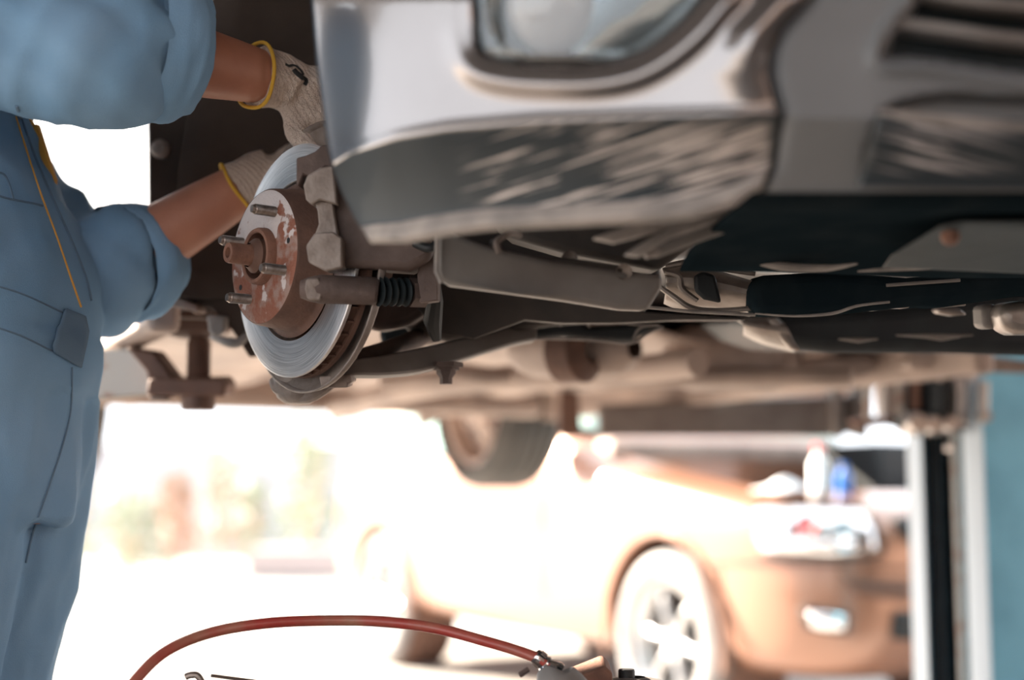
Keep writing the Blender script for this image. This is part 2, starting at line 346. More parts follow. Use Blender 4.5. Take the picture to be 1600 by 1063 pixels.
rings = []
for a, b in zip(smooth_path(top, 5), smooth_path(bot, 5)):
    pa, pb = P(*a), P(*b); back = F*-.05
    rings.append([pa, pb, pb + back*.3 - UP*.004, pb + back, pa + back])
la.loft(rings).build('lower_control_arm', M['steel'], car, bevel=.003)
for x, y, d in ((697, 574, 1.83), (740, 500, 1.97)):
    c = P(x, y, d); s2 = MB()
    s2.lathe([(.0001, .006), (.022, .006), (.022, 0), (.017, 0), (.017, -.004), (.0125, -.004), (.0125, -.008), (.008, -.014), (.008, -.022), (.0001, -.022)], c, UP, 6)
    s2.build('bushing_bolt', M['castd'], car)
MB().tube(smooth_path([P(545,565,1.78), P(600,548,1.85), P(650,530,1.95), P(700,500,2.1)], 6), [.012,.012,.014,.016], 12).build('tie_rod', M['castd'], car)
# ---------------------------------------------------------------- lifted car: bumper and nose
def sdist(poly, x, y):
    """signed distance in photo units to an outline (negative inside)"""
    ins = False; dm = 1e9; n = len(poly)
    for i in range(n):
        x1, y1 = poly[i]; x2, y2 = poly[(i+1) % n]
        if (y1 > y) != (y2 > y) and x < (x2-x1)*(y-y1)/(y2-y1)+x1: ins = not ins
        dx, dy = x2-x1, y2-y1; t = max(0, min(1, ((x-x1)*dx+(y-y1)*dy)/(dx*dx+dy*dy)))
        dm = min(dm, math.hypot(x-x1-t*dx, y-y1-t*dy))
    return -dm if ins else dm
def sm(a, b, x):
    t = max(0, min(1, (x-a)/(b-a))); return t*t*(3-2*t)
def curve2(pts, n=8):
    return [(p.x, p.y) for p in smooth_path([V(a, b, 0) for a, b in pts], n)]
DX = [(480,1.365),(500,1.35),(530,1.31),(560,1.275),(600,1.245),(650,1.215),(720,1.185),(800,1.16),(900,1.13),(1000,1.11),(1100,1.095),(1200,1.09),(1400,1.095),(1600,1.12),(1900,1.19)]
XL = [(-420,455),(-260,468),(0,489),(100,497),(180,508),(230,514),(262,522),(300,537),(340,556),(370,576),(400,600)]
XR = [(-420,1470),(-260,1400),(-80,1300),(0,1258),(49,1213),(80,1200),(113,1196),(150,1205),(181,1216),(260,1203),(290,1190),(340,1170)]
YC = [(500,262),(540,240),(620,216),(700,203),(850,191),(1000,185),(1150,180),(1215,178)]
YB = [(500,372),(580,371),(650,361),(740,351),(850,346),(960,341),(1060,336),(1110,331),(1160,315),(1200,288)]
LAMP = curve2([(745,-260),(730,-160),(733,-60),(738,0),(742,60),(755,88),(800,100),(860,104),(930,103),(985,92),(1030,68),(1075,30),(1110,-10),(1170,-80),(1240,-170),(1290,-260)], 5)
DT = [(x, sum(interp(DX, x+k) for k in range(-48, 49, 8))/13) for x in range(380, 2040, 10)]
def sx(x): return interp(DT, x)
NS, NU, NL = 150, 110, 46
verts = []; uvs = []; rows = []
for j in range(NU+NL+1):
    row = []
    for i in range(NS+1):
        s = i/NS; x0 = 505 + 705*s
        yc = interp(YC, x0); yb = interp(YB, x0)
        if j <= NU: t = j/NU; y = lerp(-400, yc, t); k = 0
        else: k = (j-NU)/NL; y = lerp(yc, yb, k)
        x = x0 + (interp(XL, y)-505)*(1-s)**2.2 + (interp(XR, y)-1210)*s**3
        d = sx(x) + .00009*max(0, -y)
        if j <= NU:
            d += .006*math.exp(-((y-60)/90)**2)*0
            sd = sdist(LAMP, x, y)
            d += .055*sm(2, -16, sd)                      # lamp pocket
            d -= .005*math.exp(-((sd-28)/16)**2)              # raised flare round the lamp
            d -= .002*sm(16, 0, yc-y)*sm(.0, .25, s)          # lip above the crease
        else:
            d += -.002*sm(.0, .25, s)*(1-k) + .055*k + .012*math.sin(k*math.pi) - .010*sm(.80, 1, k)
        d -= .009*math.exp(-((x-interp(XR, y)+30)/34)**2)*sm(190, 40, y)   # rolled edge by the groove
        row.append(P(x, y, d)); uvs.append((x/1600, y/1600))
    rows.append(row)
# turned-under bottom flange
for q in (1, 2, 3):
    row = []
    for i in range(NS+1):
        p = rows[NU+NL][i] + V(0, 1, .0)*(.012*q) + UP*(.002*q if q > 1 else -.001); row.append(p); uvs.append((interp(XL,370)/1600, 2))
    rows.append(row)
mb = MB().grid(rows)
me = mb.mesh('bumper_corner')
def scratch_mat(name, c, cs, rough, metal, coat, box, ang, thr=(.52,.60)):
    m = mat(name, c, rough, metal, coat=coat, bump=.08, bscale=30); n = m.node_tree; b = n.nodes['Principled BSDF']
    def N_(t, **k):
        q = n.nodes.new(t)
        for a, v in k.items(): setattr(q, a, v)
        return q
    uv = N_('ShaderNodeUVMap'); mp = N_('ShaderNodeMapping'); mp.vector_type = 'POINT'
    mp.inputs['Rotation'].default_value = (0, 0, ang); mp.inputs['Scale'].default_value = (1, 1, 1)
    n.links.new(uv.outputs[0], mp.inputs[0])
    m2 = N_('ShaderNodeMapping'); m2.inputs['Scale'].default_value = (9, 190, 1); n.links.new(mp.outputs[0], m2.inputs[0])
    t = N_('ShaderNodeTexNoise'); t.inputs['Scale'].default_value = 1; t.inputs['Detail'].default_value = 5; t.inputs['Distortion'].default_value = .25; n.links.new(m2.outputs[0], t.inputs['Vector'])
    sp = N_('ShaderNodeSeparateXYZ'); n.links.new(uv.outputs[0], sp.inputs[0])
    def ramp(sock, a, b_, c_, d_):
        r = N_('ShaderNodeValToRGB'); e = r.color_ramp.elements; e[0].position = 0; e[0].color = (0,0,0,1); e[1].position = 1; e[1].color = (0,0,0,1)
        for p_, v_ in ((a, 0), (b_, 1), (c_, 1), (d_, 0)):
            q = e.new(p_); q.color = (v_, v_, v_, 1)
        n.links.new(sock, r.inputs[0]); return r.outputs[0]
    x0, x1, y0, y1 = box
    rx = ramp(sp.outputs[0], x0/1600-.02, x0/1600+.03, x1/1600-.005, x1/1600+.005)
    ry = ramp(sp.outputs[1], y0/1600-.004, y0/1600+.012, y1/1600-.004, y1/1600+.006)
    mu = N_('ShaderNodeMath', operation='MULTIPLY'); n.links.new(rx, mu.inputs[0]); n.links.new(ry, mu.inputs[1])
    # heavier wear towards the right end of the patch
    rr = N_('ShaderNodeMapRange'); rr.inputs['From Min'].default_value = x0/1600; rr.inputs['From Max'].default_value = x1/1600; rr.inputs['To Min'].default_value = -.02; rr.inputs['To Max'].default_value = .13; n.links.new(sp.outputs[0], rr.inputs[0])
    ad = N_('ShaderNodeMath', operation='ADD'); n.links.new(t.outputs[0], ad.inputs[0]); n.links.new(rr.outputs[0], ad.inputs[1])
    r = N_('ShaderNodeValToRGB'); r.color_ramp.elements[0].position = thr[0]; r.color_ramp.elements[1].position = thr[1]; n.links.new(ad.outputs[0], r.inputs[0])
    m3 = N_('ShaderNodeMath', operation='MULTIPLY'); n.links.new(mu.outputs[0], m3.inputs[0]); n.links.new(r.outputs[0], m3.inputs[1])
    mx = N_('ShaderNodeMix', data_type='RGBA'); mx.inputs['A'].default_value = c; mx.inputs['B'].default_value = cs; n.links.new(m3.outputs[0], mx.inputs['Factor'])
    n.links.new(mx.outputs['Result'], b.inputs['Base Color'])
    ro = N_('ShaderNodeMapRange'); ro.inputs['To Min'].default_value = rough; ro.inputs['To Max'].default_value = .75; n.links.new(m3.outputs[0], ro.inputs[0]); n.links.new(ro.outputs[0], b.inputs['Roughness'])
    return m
M['skirt'] = scratch_mat('scuffed_skirt_with_painted_shade', (.011,.020,.027,1), (.62,.55,.51,1), .5, 0, .05, (745,1200,186,330), math.radians(18), (.575,.63))  # dark base colour stands in for shade and dark reflection; scratches are wear
M['lip'] = mat('scuffed_lip_and_ground_light', (.36,.32,.295,1), .6, 0, (.22,.20,.19,1), 26, .4, .62)  # beige also paints ground light onto the bumper's bottom edge
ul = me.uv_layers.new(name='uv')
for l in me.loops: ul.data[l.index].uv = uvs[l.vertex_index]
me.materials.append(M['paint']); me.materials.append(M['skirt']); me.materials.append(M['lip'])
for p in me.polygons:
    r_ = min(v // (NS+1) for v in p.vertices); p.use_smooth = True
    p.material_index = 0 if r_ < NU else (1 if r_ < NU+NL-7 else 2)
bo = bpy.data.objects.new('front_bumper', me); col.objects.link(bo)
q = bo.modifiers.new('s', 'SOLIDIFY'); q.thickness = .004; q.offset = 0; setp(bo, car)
bo['label'] = 'silver-grey bumper corner with scraped lower skirt, shade painted into its colour'
# headlamp in the pocket
lamp = MB().tube([P(x, y, sx(x)+.006) for x, y in LAMP], .0042, 8, cap=True).build('headlamp_gasket', M['seam'], car)
gl = []
for y in range(-240, 108, 12):
    xs = [x for x in range(700, 1320, 4) if sdist(LAMP, x, y) < -3]
    if not xs: continue
    a, b = min(xs), max(xs)
    gl.append([P(lerp(a, b, i/24), y, sx(lerp(a, b, i/24)) + .004 - .010*math.sin(math.pi*i/24)) for i in range(25)])
o = MB().grid(gl).build('headlamp_glass', M['glass'], None, solid=.002); setp(o, lamp)
bw = []
for y in range(-250, 106, 12):
    xs = [x for x in range(700, 1330, 4) if sdist(LAMP, x, y) < -9]
    if not xs: continue
    a, b = min(xs), max(xs)
    bw.append([P(lerp(a, b, i/20), y, sx(lerp(a, b, i/20)) + .024 + .016*math.sin(math.pi*i/20)) for i in range(21)])
o = MB().grid(bw).build('headlamp_bowl', M['lampbowl'], None, solid=.002); setp(o, lamp)
LA = V(.1, -1, -.1).normalized(); lc = P(868, 8, sx(868)+.030)
o = MB().lathe([(.0001, .018), (.014, .0165), (.027, .012), (.036, .005), (.040, -.004), (.040, -.012)], lc, LA, 40).build('round_lens', M['lens'], None); setp(o, lamp)
o = MB().lathe([(.040, -.006), (.043, -.004), (.050, -.0), (.056, .004), (.058, -.004)], lc, LA, 40).build('lens_ring', M['lampbowl'], None); setp(o, lamp)
# centre valance and grille
G1 = curve2([(1500,-190),(1455,-60),(1429,0),(1399,40),(1376,94),(1450,99),(1600,121),(1800,140)], 4) + [(2000,150),(2000,-190)]
G2 = curve2([(1342,278),(1350,226),(1366,185),(1388,162),(1433,147),(1489,141),(1602,146),(1800,158)], 4) + [(2000,165),(2000,282)]
rows = []; uvs2 = []; NB = 110
for j in range(122):
    row = []
    for i in range(NB+1):
        s = i/NB; y = -400 + 8.4*j*.672 if False else lerp(-400, 300, j/121)
        xr = interp(XR, y)
        x = lerp(xr, 2000, s)
        d = sx(x) + .00009*max(0, -y) + .012*math.exp(-((x-xr)/14)**2) + .004
        d += .062*max(0, min(1, (y-184)/112))
        d += .035*sm(0, -9, sdist(G1, x, y)) + .030*sm(0, -9, sdist(G2, x, y))
        d -= .008*math.exp(-((sdist(G1, x, y)-10)/9)**2)
        row.append(P(x, y, d))
    rows.append(row)
cv = MB().grid(rows).build('centre_valance', M['valance'], car, solid=.003)
sb = MB().tube([P(interp(XR, y)+2, y, sx(interp(XR, y))+.012 + .062*max(0, min(1, (y-184)/112))) for y in range(-390, 300, 8)], .0045, 8).build('panel_gap', M['seam'], car)
# upper grille: dark backing and slats
g = slab([(1442,-180,1.13),(1432,2,1.13),(1402,44,1.13),(1381,92,1.13),(1450,98,1.13),(1600,120,1.145),(1900,142,1.20),(1990,146,1.21),(1990,-180,1.21)], .01).build('grille', M['black'], car)
for y0, y1 in ((36, 62), (-14, 10), (-84, -58), (-150, -124)):
    a = smooth_path([P(1400 if y0 > 0 else 1432, y0, 1.112), P(1500, lerp(y0, y1, .5), 1.112), P(1600, y1, 1.125), P(1900, y1+26, 1.19)], 6)
    m_ = MB(); rings = []
    for p in a: rings.append([p + UP*.0045 + V(0,-.004,0), p + UP*.0052 + V(0,.016,0), p - UP*.0052 + V(0,.016,0), p - UP*.0045 + V(0,-.004,0)])
    o = m_.loft(rings).build('grille_slat', M['steel'], None, bevel=.0015); setp(o, g)
M['lower'] = scratch_mat('scraped_lower_panel', (.022,.03,.036,1), (.50,.46,.45,1), .45, 0, .2, (1378,2000,182,262), math.radians(-14), (.50, .56))
rows = []; uv3 = []
for j in range(21):
    row = []
    for i in range(61):
        x = lerp(1370, 2000, i/60); yt = interp([(1370,180),(1600,201),(2000,232)], x)
        y = lerp(yt, 292 + 6*(i/60), j/20)
        x -= 34*(j/20)*(1-i/60)
        row.append(P(x, y, sx(x) + .004 + .030*sm(0, 1, j/20))); uv3.append((x/1600, y/1600))
    rows.append(row)
lm = MB().grid(rows).mesh('lower_panel'); ul = lm.uv_layers.new(name='uv')
for l in lm.loops: ul.data[l.index].uv = uv3[l.vertex_index]
lm.materials.append(M['lower'])
for p in lm.polygons: p.use_smooth = True
lo = bpy.data.objects.new('lower_intake_panel', lm); col.objects.link(lo); q = lo.modifiers.new('s', 'SOLIDIFY'); q.thickness = .005; setp(lo, car)
MB().tube([P(1372,179,1.098), P(1450,185,1.10), P(1600,200,1.122), P(1900,224,1.20)], .0042, 8).build('intake_ledge', M['lip'], car)
# ---------------------------------------------------------------- lifted car: belly behind the bumper
rows = []
prof = [(286,1.16),(300,1.165),(318,1.18),(330,1.22),(345,1.30),(362,1.36),(385,1.42),(405,1.47),(420,1.50),(432,1.52)]
for y, d in prof:
    row = []
    for i in range(61):
        x = lerp(interp([(286,1195),(345,1130),(400,1078),(432,1062)], y), 2000, i/60)
        yy = y + 10*sm(1500, 1150, x)*sm(300, 420, y)*-1
        dd = d + (x-1200)*.00012 + .012*math.sin(x*.021 + y*.03)*sm(320, 350, y)
        row.append(P(x, yy, dd))
    rows.append(row)
MB().grid(rows).build('splash_pan', M['pan'], car, solid=.004)
slab([(1395,398,1.36),(1470,352,1.27),(1500,346,1.26),(1620,344,1.27),(1800,360,1.3),(1800,436,1.5),(1380,418,1.44)], .004).build('pan_stiffener', M['black'], car, bevel=.002)
MB().lathe([(.0001,-.006),(.006,-.005),(.0085,-.001),(.0085,.004)], P(1485,372,1.29), V(0,.3,1), 14).build('rusty_pan_bolt', M['rust'], car)
MB().tube(smooth_path([P(1160,405,1.50), P(1220,416,1.50), P(1290,419,1.50), P(1340,412,1.48)], 6), [.001,.005,.004,.001], 8).build('pan_edge', M['lip'], car)
MB().tube(smooth_path([P(1340,424,1.50), P(1450,416,1.49), P(1600,406,1.48), P(1700,402,1.5)], 6), [.001,.004,.005,.005], 8).build('pan_edge', M['lip'], car)
# diagonal brackets behind the bumper lip
slab([(925,372),(1000,345),(1105,335),(1170,318),(1205,316),(1050,372),(1000,402),(975,398),(1030,362),(960,380)], .02, 1.33).build('bumper_stay', M['lip'], car, bevel=.003)
slab([(1000,398),(1100,352),(1200,322),(1290,302),(1330,300),(1300,318),(1200,342),(1110,372),(1030,402)], .015, 1.36).build('bumper_stay', M['steel'], car, bevel=.003)
MB().tube(smooth_path([P(1008,400,1.36), P(1080,375,1.37), P(1160,348,1.38), P(1230,330,1.38)], 5), .0035, 8).build('stay_flange', M['lip'], car)
# grey deflector panel
o = slab([(682,366,1.46),(700,362,1.46),(760,384,1.47),(860,408,1.48),(960,422,1.50),(1036,430,1.52),(1034,450,1.52),(1022,470,1.52),(1012,486,1.52),(968,484,1.51),(880,470,1.49),(800,459,1.47),(700,446,1.46),(686,438,1.46),(681,425,1.46)], .05).build('air_deflector', M['steel'], car, bevel=.006, segs=3)
q = MB().tube([P(683,368,1.455), P(682,425,1.455), P(690,442,1.455)], .0022, 8).build('deflector_edge', M['lip'], None); setp(q, o)
m_ = MB().tube(smooth_path([P(772,378,1.49), P(785,398,1.48), P(830,408,1.49), P(900,414,1.50), P(970,424,1.51)], 5), .006, 8).build('wiring_clip', M['dark'], car)
slab([(768,345),(800,372),(880,395),(1030,424),(1060,400),(1100,372),(1120,345),(980,338)], .10, 1.56).build('inner_crossmember', M['dark'], car, bevel=.008)
for x, y in ((828,415),(890,405),(975,425)):
    MB().lathe([(.0001,-.006),(.007,-.005),(.009,0)], P(x,y,1.50), V(0,-1,-.3), 10).build('panel_clip', M['cast'], car)
MB().tube(smooth_path([P(780,395,1.47), P(776,378,1.47), P(795,366,1.48), P(812,368,1.5)], 5), .0035, 8).build('hook_bracket', M['cast'], car)
# subframe, engine sump, gearbox, brackets
slab([(560,372),(700,360),(1000,345),(1030,400),(1035,440),(1000,500),(860,510),(700,536),(640,520),(600,480),(560,430)], .10, 1.95).build('subframe', M['dark'], car, bevel=.012, segs=3)
slab([(640,430),(740,440),(860,470),(1010,488),(1150,496),(1170,500),(1060,500),(960,505),(880,505),(820,500),(740,530),(690,520),(650,480)], .12, 1.84).build('subframe_arm', M['dark'], car, bevel=.008)
slab([(560,430),(672,440),(680,480),(640,508),(585,520),(556,500)], .10, 1.86).build('knuckle_arm', M['castd'], car, bevel=.012, segs=3)
slab([(590,515),(650,500),(760,500),(760,520),(700,532),(640,545),(600,555)], .06, 2.05).build('rack_boot', M['black'], car, bevel=.01)
MB().tube([P(676,388,1.7), P(672,430,1.72), P(680,470,1.74), P(676,500,1.76), P(682,530,1.78)], [.008,.012,.010,.012,.006], 10).build('sensor_cable', M['seam'], car)
# stamped plate under the engine with raised pockets
slab([(870,492),(900,496),(918,510),(1000,506),(1036,510),(1010,520),(985,534),(930,532),(880,526),(826,530),(840,505)], .20, 2.02).build('engine_mount_plate', M['oil'], car, bevel=.006)
MB().tube(smooth_path([P(826,531,2.015), P(850,529,2.01), P(925,531,2.01), P(985,536,2.01), P(1010,522,2.01), P(1036,511,2.01)], 6), .0022, 8).build('plate_lip', M['lip'], car)
MB().tube(smooth_path([P(875,510,2.005), P(886,500,2.0), P(898,496,2.0), P(912,500,2.0), P(922,512,2.0)], 6), .0018, 8).build('plate_rib', M['lip'], car)
MB().tube([P(922,503,2.0), P(960,504,2.0), P(1012,509,2.0)], .0016, 8).build('plate_rib', M['lip'], car)
MB().tube(smooth_path([P(990,530,2.0), P(995,518,2.0), P(1006,510,2.0), P(1030,508,2.0)], 5), .0018, 8).build('plate_rib', M['lip'], car)
# light curved heat shield at the front of the sump
def curved(pts_t, pts_b, dep, name, m, par=None, th=.003, bulge=.03):
    A = smooth_path([P(x, y, dep) for x, y in pts_t], 6); B = smooth_path([P(x, y, dep) for x, y in pts_b], 6); rows = []
    for k in range(9):
        t = k/8; rows.append([lerp(a, b, t) - V(0,1,0)*bulge*math.sin(math.pi*t) + V(0,1,0)*.02*t for a, b in zip(A, B)])
    o = MB().grid(rows).build(name, m, None if par else car, solid=th)
    if par: setp(o, par)
    return o
curved([(1035,420),(1090,415),(1140,430),(1190,445)], [(1040,470),(1070,480),(1130,484),(1176,490)], 1.72, 'heat_shield', M['alu'])
slab([(1085,430),(1100,424),(1118,430),(1128,474),(1100,468),(1086,455)], .01, 1.685).build('shield_slot', M['oil'], car, bevel=.004)
for a in ([(1030,448),(1050,462),(1080,482),(1120,486),(1175,482)], [(1038,425),(1060,432),(1066,452),(1090,470)], [(1040,416),(1080,410),(1120,418),(1180,428)]):
    MB().tube(smooth_path([P(x, y, 1.70) for x, y in a], 6), [.003,.0045,.003], 8).build('shield_bead', M['alu'], car)
MB().tube([P(1000,479,1.69), P(1080,487,1.69), P(1180,492,1.70)], .0022, 8).build('shield_edge', M['lip'], car)
# long dark undertray
slab([(1172,448),(1195,430),(1300,424),(1420,434),(1600,418),(1800,410),(1800,452),(1600,462),(1480,480),(1440,478),(1400,482),(1330,490),(1280,492),(1190,494),(1178,480)], .10, 1.66).build('undertray', M['pan'], car, bevel=.012, segs=3)
MB().tube(smooth_path([P(1180,490,1.65), P(1240,494,1.65), P(1300,490,1.65), P(1340,478,1.65), P(1390,472,1.65)], 6), [.001,.002,.0015], 8).build('tray_edge', M['lip'], car)
for pts in ([(1290,486),(1310,476),(1330,474),(1322,488),(1300,490)], [(1328,478),(1350,474),(1384,474),(1372,486),(1350,486)], [(1384,476),(1410,468),(1432,470),(1420,482),(1400,482)], [(1444,478),(1460,466),(1502,462),(1512,478),(1480,480)]):
    slab(pts, .03, 1.70).build('tray_tab', M['alu'], car, bevel=.003)
MB().tube([P(1385,446,1.65), P(1440,442,1.65), P(1500,438,1.65)], .002, 8).build('tray_rib', M['steel'], car)
# gearbox and sump mass
slab([(1160,498),(1240,488),(1420,480),(1600,452),(1820,452),(1820,560),(1600,556),(1480,552),(1300,552),(1252,548),(1200,530)], .5, 2.05).build('gearbox', M['oil'], car, bevel=.02, segs=3)
curved([(1150,500),(1180,498),(1215,497)], [(1165,520),(1195,534),(1245,548)], 2.0, 'gearbox_housing', M['alu'], bulge=.03)
slab([(1198,498),(1214,496),(1240,530),(1252,550),(1236,546),(1222,530)], .02, 1.98).build('housing_rib', M['alu'], car, bevel=.004)
for x0, x1, y in ((1310,1372,530),(1440,1500,527),(1400,1520,524)):
    MB().tube([P(x0,y,2.03), P((x0+x1)/2,y+2,2.03), P(x1,y,2.03)], [.001,.004,.001], 8).build('gearbox_rib', M['alu'], car)
slab([(1462,484),(1470,480),(1500,482),(1512,492),(1492,494),(1470,490)], .03, 1.9).build('gearbox_boss', M['alu'], car, bevel=.004)
slab([(1534,478),(1556,474),(1562,500),(1554,516),(1536,512)], .04, 1.76).build('mount_bracket', M['steel'], car, bevel=.005)
slab([(1562,476),(1600,470),(1660,470),(1660,524),(1590,524),(1566,514)], .06, 1.72).build('filter_housing', M['alu'], car, bevel=.014, segs=4)
# floor pan, sills, exhaust
zf = 1.27
fp = []
for i in range(41):
    u = lerp(-.75, -3.3, i/40); row = []
    for j in range(61):
        v = lerp(-.05, 1.58, j/60)
        z = zf + .06*math.exp(-((v-.76)/.16)**2) - .022*math.exp(-((v-.28)/.05)**2) - .022*math.exp(-((v-1.24)/.05)**2) + .012*math.sin(v*24)*math.sin(u*9)
        row.append(C(u, v, z))
    fp.append(row)
MB().grid(fp).build('floor_pan', M['belly'], car, solid=.004)
for v0 in (-.05, 1.56):
    MB().box(C(-1.45, v0, zf-.03), (2.0, .05, .09), (F, R, UP)).build('sill', M['belly'], car, bevel=.012)
MB().box(C(-2.1, .76, zf-.05), (.07, 1.3, .06), (F, R, UP)).build('rear_crossmember', M['belly'], car, bevel=.015)
ex = smooth_path([C(-.55,.95,1.20), C(-.8,.9,1.20), C(-1.3,.78,1.21), C(-2.0,.76,1.20), C(-2.4,.9,1.22), C(-3.3,1.2,1.25)], 8)
MB().tube(ex, .027, 16).build('exhaust_pipe', M['belly'], car)
def can(a, b, r, name, m):
    a, b = Vector(a), Vector(b); L = (b-a).length
    return MB().lathe([(r*.35, 0), (r*.8, L*.08), (r, L*.2), (r, L*.8), (r*.8, L*.92), (r*.35, L)], a, b-a, 24).build(name, m, car)
can(P(805,548,2.75), P(992,545,2.5), .052, 'catalytic_converter', M['belly'])
o = can(P(868,552,2.55), P(925,548,2.5), .056, 'converter_band', M['hat'])
can(P(1040,560,3.0), P(1250,560,2.9), .07, 'silencer', M['belly'])
MB().tube(smooth_path([P(600,598,3.3), P(700,590,3.2), P(830,585,3.1), P(960,595,3.0), P(1100,590,2.9), P(1330,590,2.8)], 6), .018, 12).build('cross_pipe', M['belly'], car)
slab([(700,566,3.0),(790,580,3.0),(860,562,3.0),(940,570,3.0),(900,590,3.0),(760,600,3.0),(690,590,3.0)], .2).build('heat_plate', M['belly'], car, bevel=.01)
slab([(1250,560,3.0),(1360,556,3.0),(1380,575,3.0),(1350,592,3.0),(1240,590,3.0)], .2).build('chassis_box', M['belly'], car, bevel=.02)
slab([(1430,556,2.9),(1500,549,2.9),(1540,556,2.9),(1620,566,2.9),(1800,572,2.9),(1800,584,2.9),(1600,584,2.9),(1420,578,2.9)], .2).build('chassis_rail', M['belly'], car, bevel=.02)
MB().box(C(-3.45, .76, 1.40), (.25, 1.6, .22), (F, R, UP)).build('rear_bumper', M['paint_side'], car, bevel=.05, segs=4)
# rear axle beam and far rear wheel seen from inside
RW = P(778, 616, 4.72)
def wheel(name, c, out, ro, rr, wd, mt, mr, spokes, par, hole_style=False):
    x, y, a = basis(out)
    pr = []; h = wd/2
    pts = [(rr, -h*.78), (rr+.012, -h*.95), (rr+(ro-rr)*.5, -h*1.04), (ro-.03, -h*.96), (ro-.008, -h*.82)]
    for g_ in (-.48, -.16, .16, .48):
        pts += [(ro, h*(g_-.10)), (ro-.007, h*(g_-.07)), (ro-.007, h*(g_+.07)), (ro, h*(g_+.10))]
    pts += [(ro-.008, h*.82), (ro-.03, h*.96), (rr+(ro-rr)*.5, h*1.04), (rr+.012, h*.95), (rr, h*.78)]
    w_ = MB().lathe(pts, c, out, 64).build(name, mt, par, angle=50)
    rim_ = MB().lathe([(rr*.93, -h*.8), (rr+.006, -h*.84), (rr+.004, -h*.7), (rr*.9, -h*.55), (rr*.86, 0), (rr*.9, h*.6), (rr+.004, h*.7), (rr+.006, h*.84), (rr*.95, h*.8), (rr*.86, h*.5), (rr*.83, 0), (rr*.86, -h*.5), (rr*.93, -h*.8)], c, out, 48).build('rim', mr, None)
    setp(rim_, w_)
    if hole_style:
        m_ = MB(); n = 60
        # dished disc with oval ventilation slots
        rad = [.12, .45, .62, .70, .86]; hh = [.0, .03, .02, 0, -.02]
        for k in range(n):
            a0 = 2*math.pi*k/n; a1 = 2*math.pi*(k+1)/n; slot = (k % (n//5)) < (n//5)*.5
            for q_ in range(4):
                if slot and q_ in (1, 2): continue
                m_.add([c + out*(hh[e]+.045) + (x*math.cos(t)+y*math.sin(t))*rr*rad[e] for e, t in ((q_, a0), (q_+1, a0), (q_+1, a1), (q_, a1))], [(0,1,2,3)])
        s_ = m_.build('wheel_disc', mr, None, solid=.012, fix=False); setp(s_, w_)
        s_ = MB().lathe([(.0001,.06),(.03,.06),(.045,.03),(.07,.02),(.075,-.02)], c, out, 24).build('hub_cap', mr, None); setp(s_, w_)
    else:
        for k in range(spokes):
            t = 2*math.pi*k/spokes + .35; dv = x*math.cos(t) + y*math.sin(t); sv = dv.cross(out)
            m_ = MB(); rings = []
            for e, wd_, th, hh in ((.12,.26,.05,.55),(.35,.17,.05,.62),(.6,.15,.045,.66),(.86,.26,.04,.6)):
                p = c + dv*rr*e + out*h*hh
                rings.append([p + sv*rr*wd_/2 - out*th, p + sv*rr*wd_/2, p + out*.008, p - sv*rr*wd_/2, p - sv*rr*wd_/2 - out*th])
            s_ = m_.loft(rings).build('spoke', mr, None, sub=1); setp(s_, w_)
        s_ = MB().lathe([(.0001, h*.72), (rr*.15, h*.7), (rr*.2, h*.6), (rr*.24, h*.3)], c, out, 24).build('hub_cap', mr, None); setp(s_, w_)
        s_ = MB().lathe([(rr*.6, 0), (rr*.6, .012), (rr*.2, .03), (.0001, .03)], c - out*.02, out, 32).build('brake_rotor', M['oil'], None); setp(s_, w_)
    return w_
wheel('rear_wheel', RW, -R, .31, .235, .22, M['rubber'], M['rim_d'], 5, car, True)
lw = C((RW-CO).dot(F), (RW-CO).dot(R)-1.42, RW.z)
wheel('rear_wheel', lw, -R, .31, .235, .22, M['rubber'], M['rim'], 5, car)
MB().tube([lw + R*.12, RW - R*.10], .035, 16).build('rear_axle', M['belly'], car)
MB().lathe([(.0001,.09),(.11,.09),(.12,.06),(.12,.0)], RW, -R, 32).build('brake_drum', M['rim_d'], car)
MB().tube(smooth_path([P(655,655,4.5), P(680,648,4.52), P(712,632,4.55), P(745,625,4.6)], 5), [.03,.022,.03,.04], 12).build('trailing_arm', M['belly'], car)
MB().tube(smooth_path([P(655,632,4.5), P(665,614,4.5), P(700,606,4.5)], 5), [.016,.02,.03], 12).build('trailing_arm_link', M['belly'], car)
MB().tube([P(690,560,4.6), P(700,640,4.6)], [.04,.03], 12).build('shock_absorber', M['belly'], car)
# body shell above
def sect(cn, Ff, Rr, u, w_, zb, zs, zt, wt, dz):
    lift_ = .12 if cn is C else 0
    pts = [(0,zb+lift_),(w_*.90,zb+lift_),(w_*.915,zb)] if lift_ else [(0,zb),(w_*.86,zb)]
    pts += [(w_*.975,zb+.09),(w_,zb+(zs-zb)*.45),(w_*.995,zs-.12),(w_*.965,zs-.02),(wt,zt-.05),(wt*.8,zt),(0,zt)]
    full = pts + [(-a, b) for a, b in pts[-2:0:-1]]
    return [cn(u, dz + a, b) for a, b in full]
def shell(cn, table, vc, name, m, par, cuts=(), sub=2):
    rings = [sect(cn, None, None, *row, vc) for row in table]
    o = MB().loft(rings).build(name, m, par, sub=sub, angle=80)
    return o
arch = None
shell(C, [(-.40,.83,1.26,1.85,2.1,.80),(-.44,.84,1.235,1.88,2.12,.80),(-.9,.85,1.235,1.90,2.2,.72),(-1.3,.85,1.235,1.92,2.45,.62),(-2.0,.85,1.235,1.93,2.47,.62),(-2.22,.85,1.25,1.93,2.46,.62),(-2.26,.845,1.62,1.93,2.45,.62),(-3.1,.84,1.62,1.92,2.3,.62),(-3.3,.82,1.4,1.88,1.98,.66),(-3.42,.78,1.4,1.8,1.92,.62)], .77, 'body_side', M['paint_side'], car)
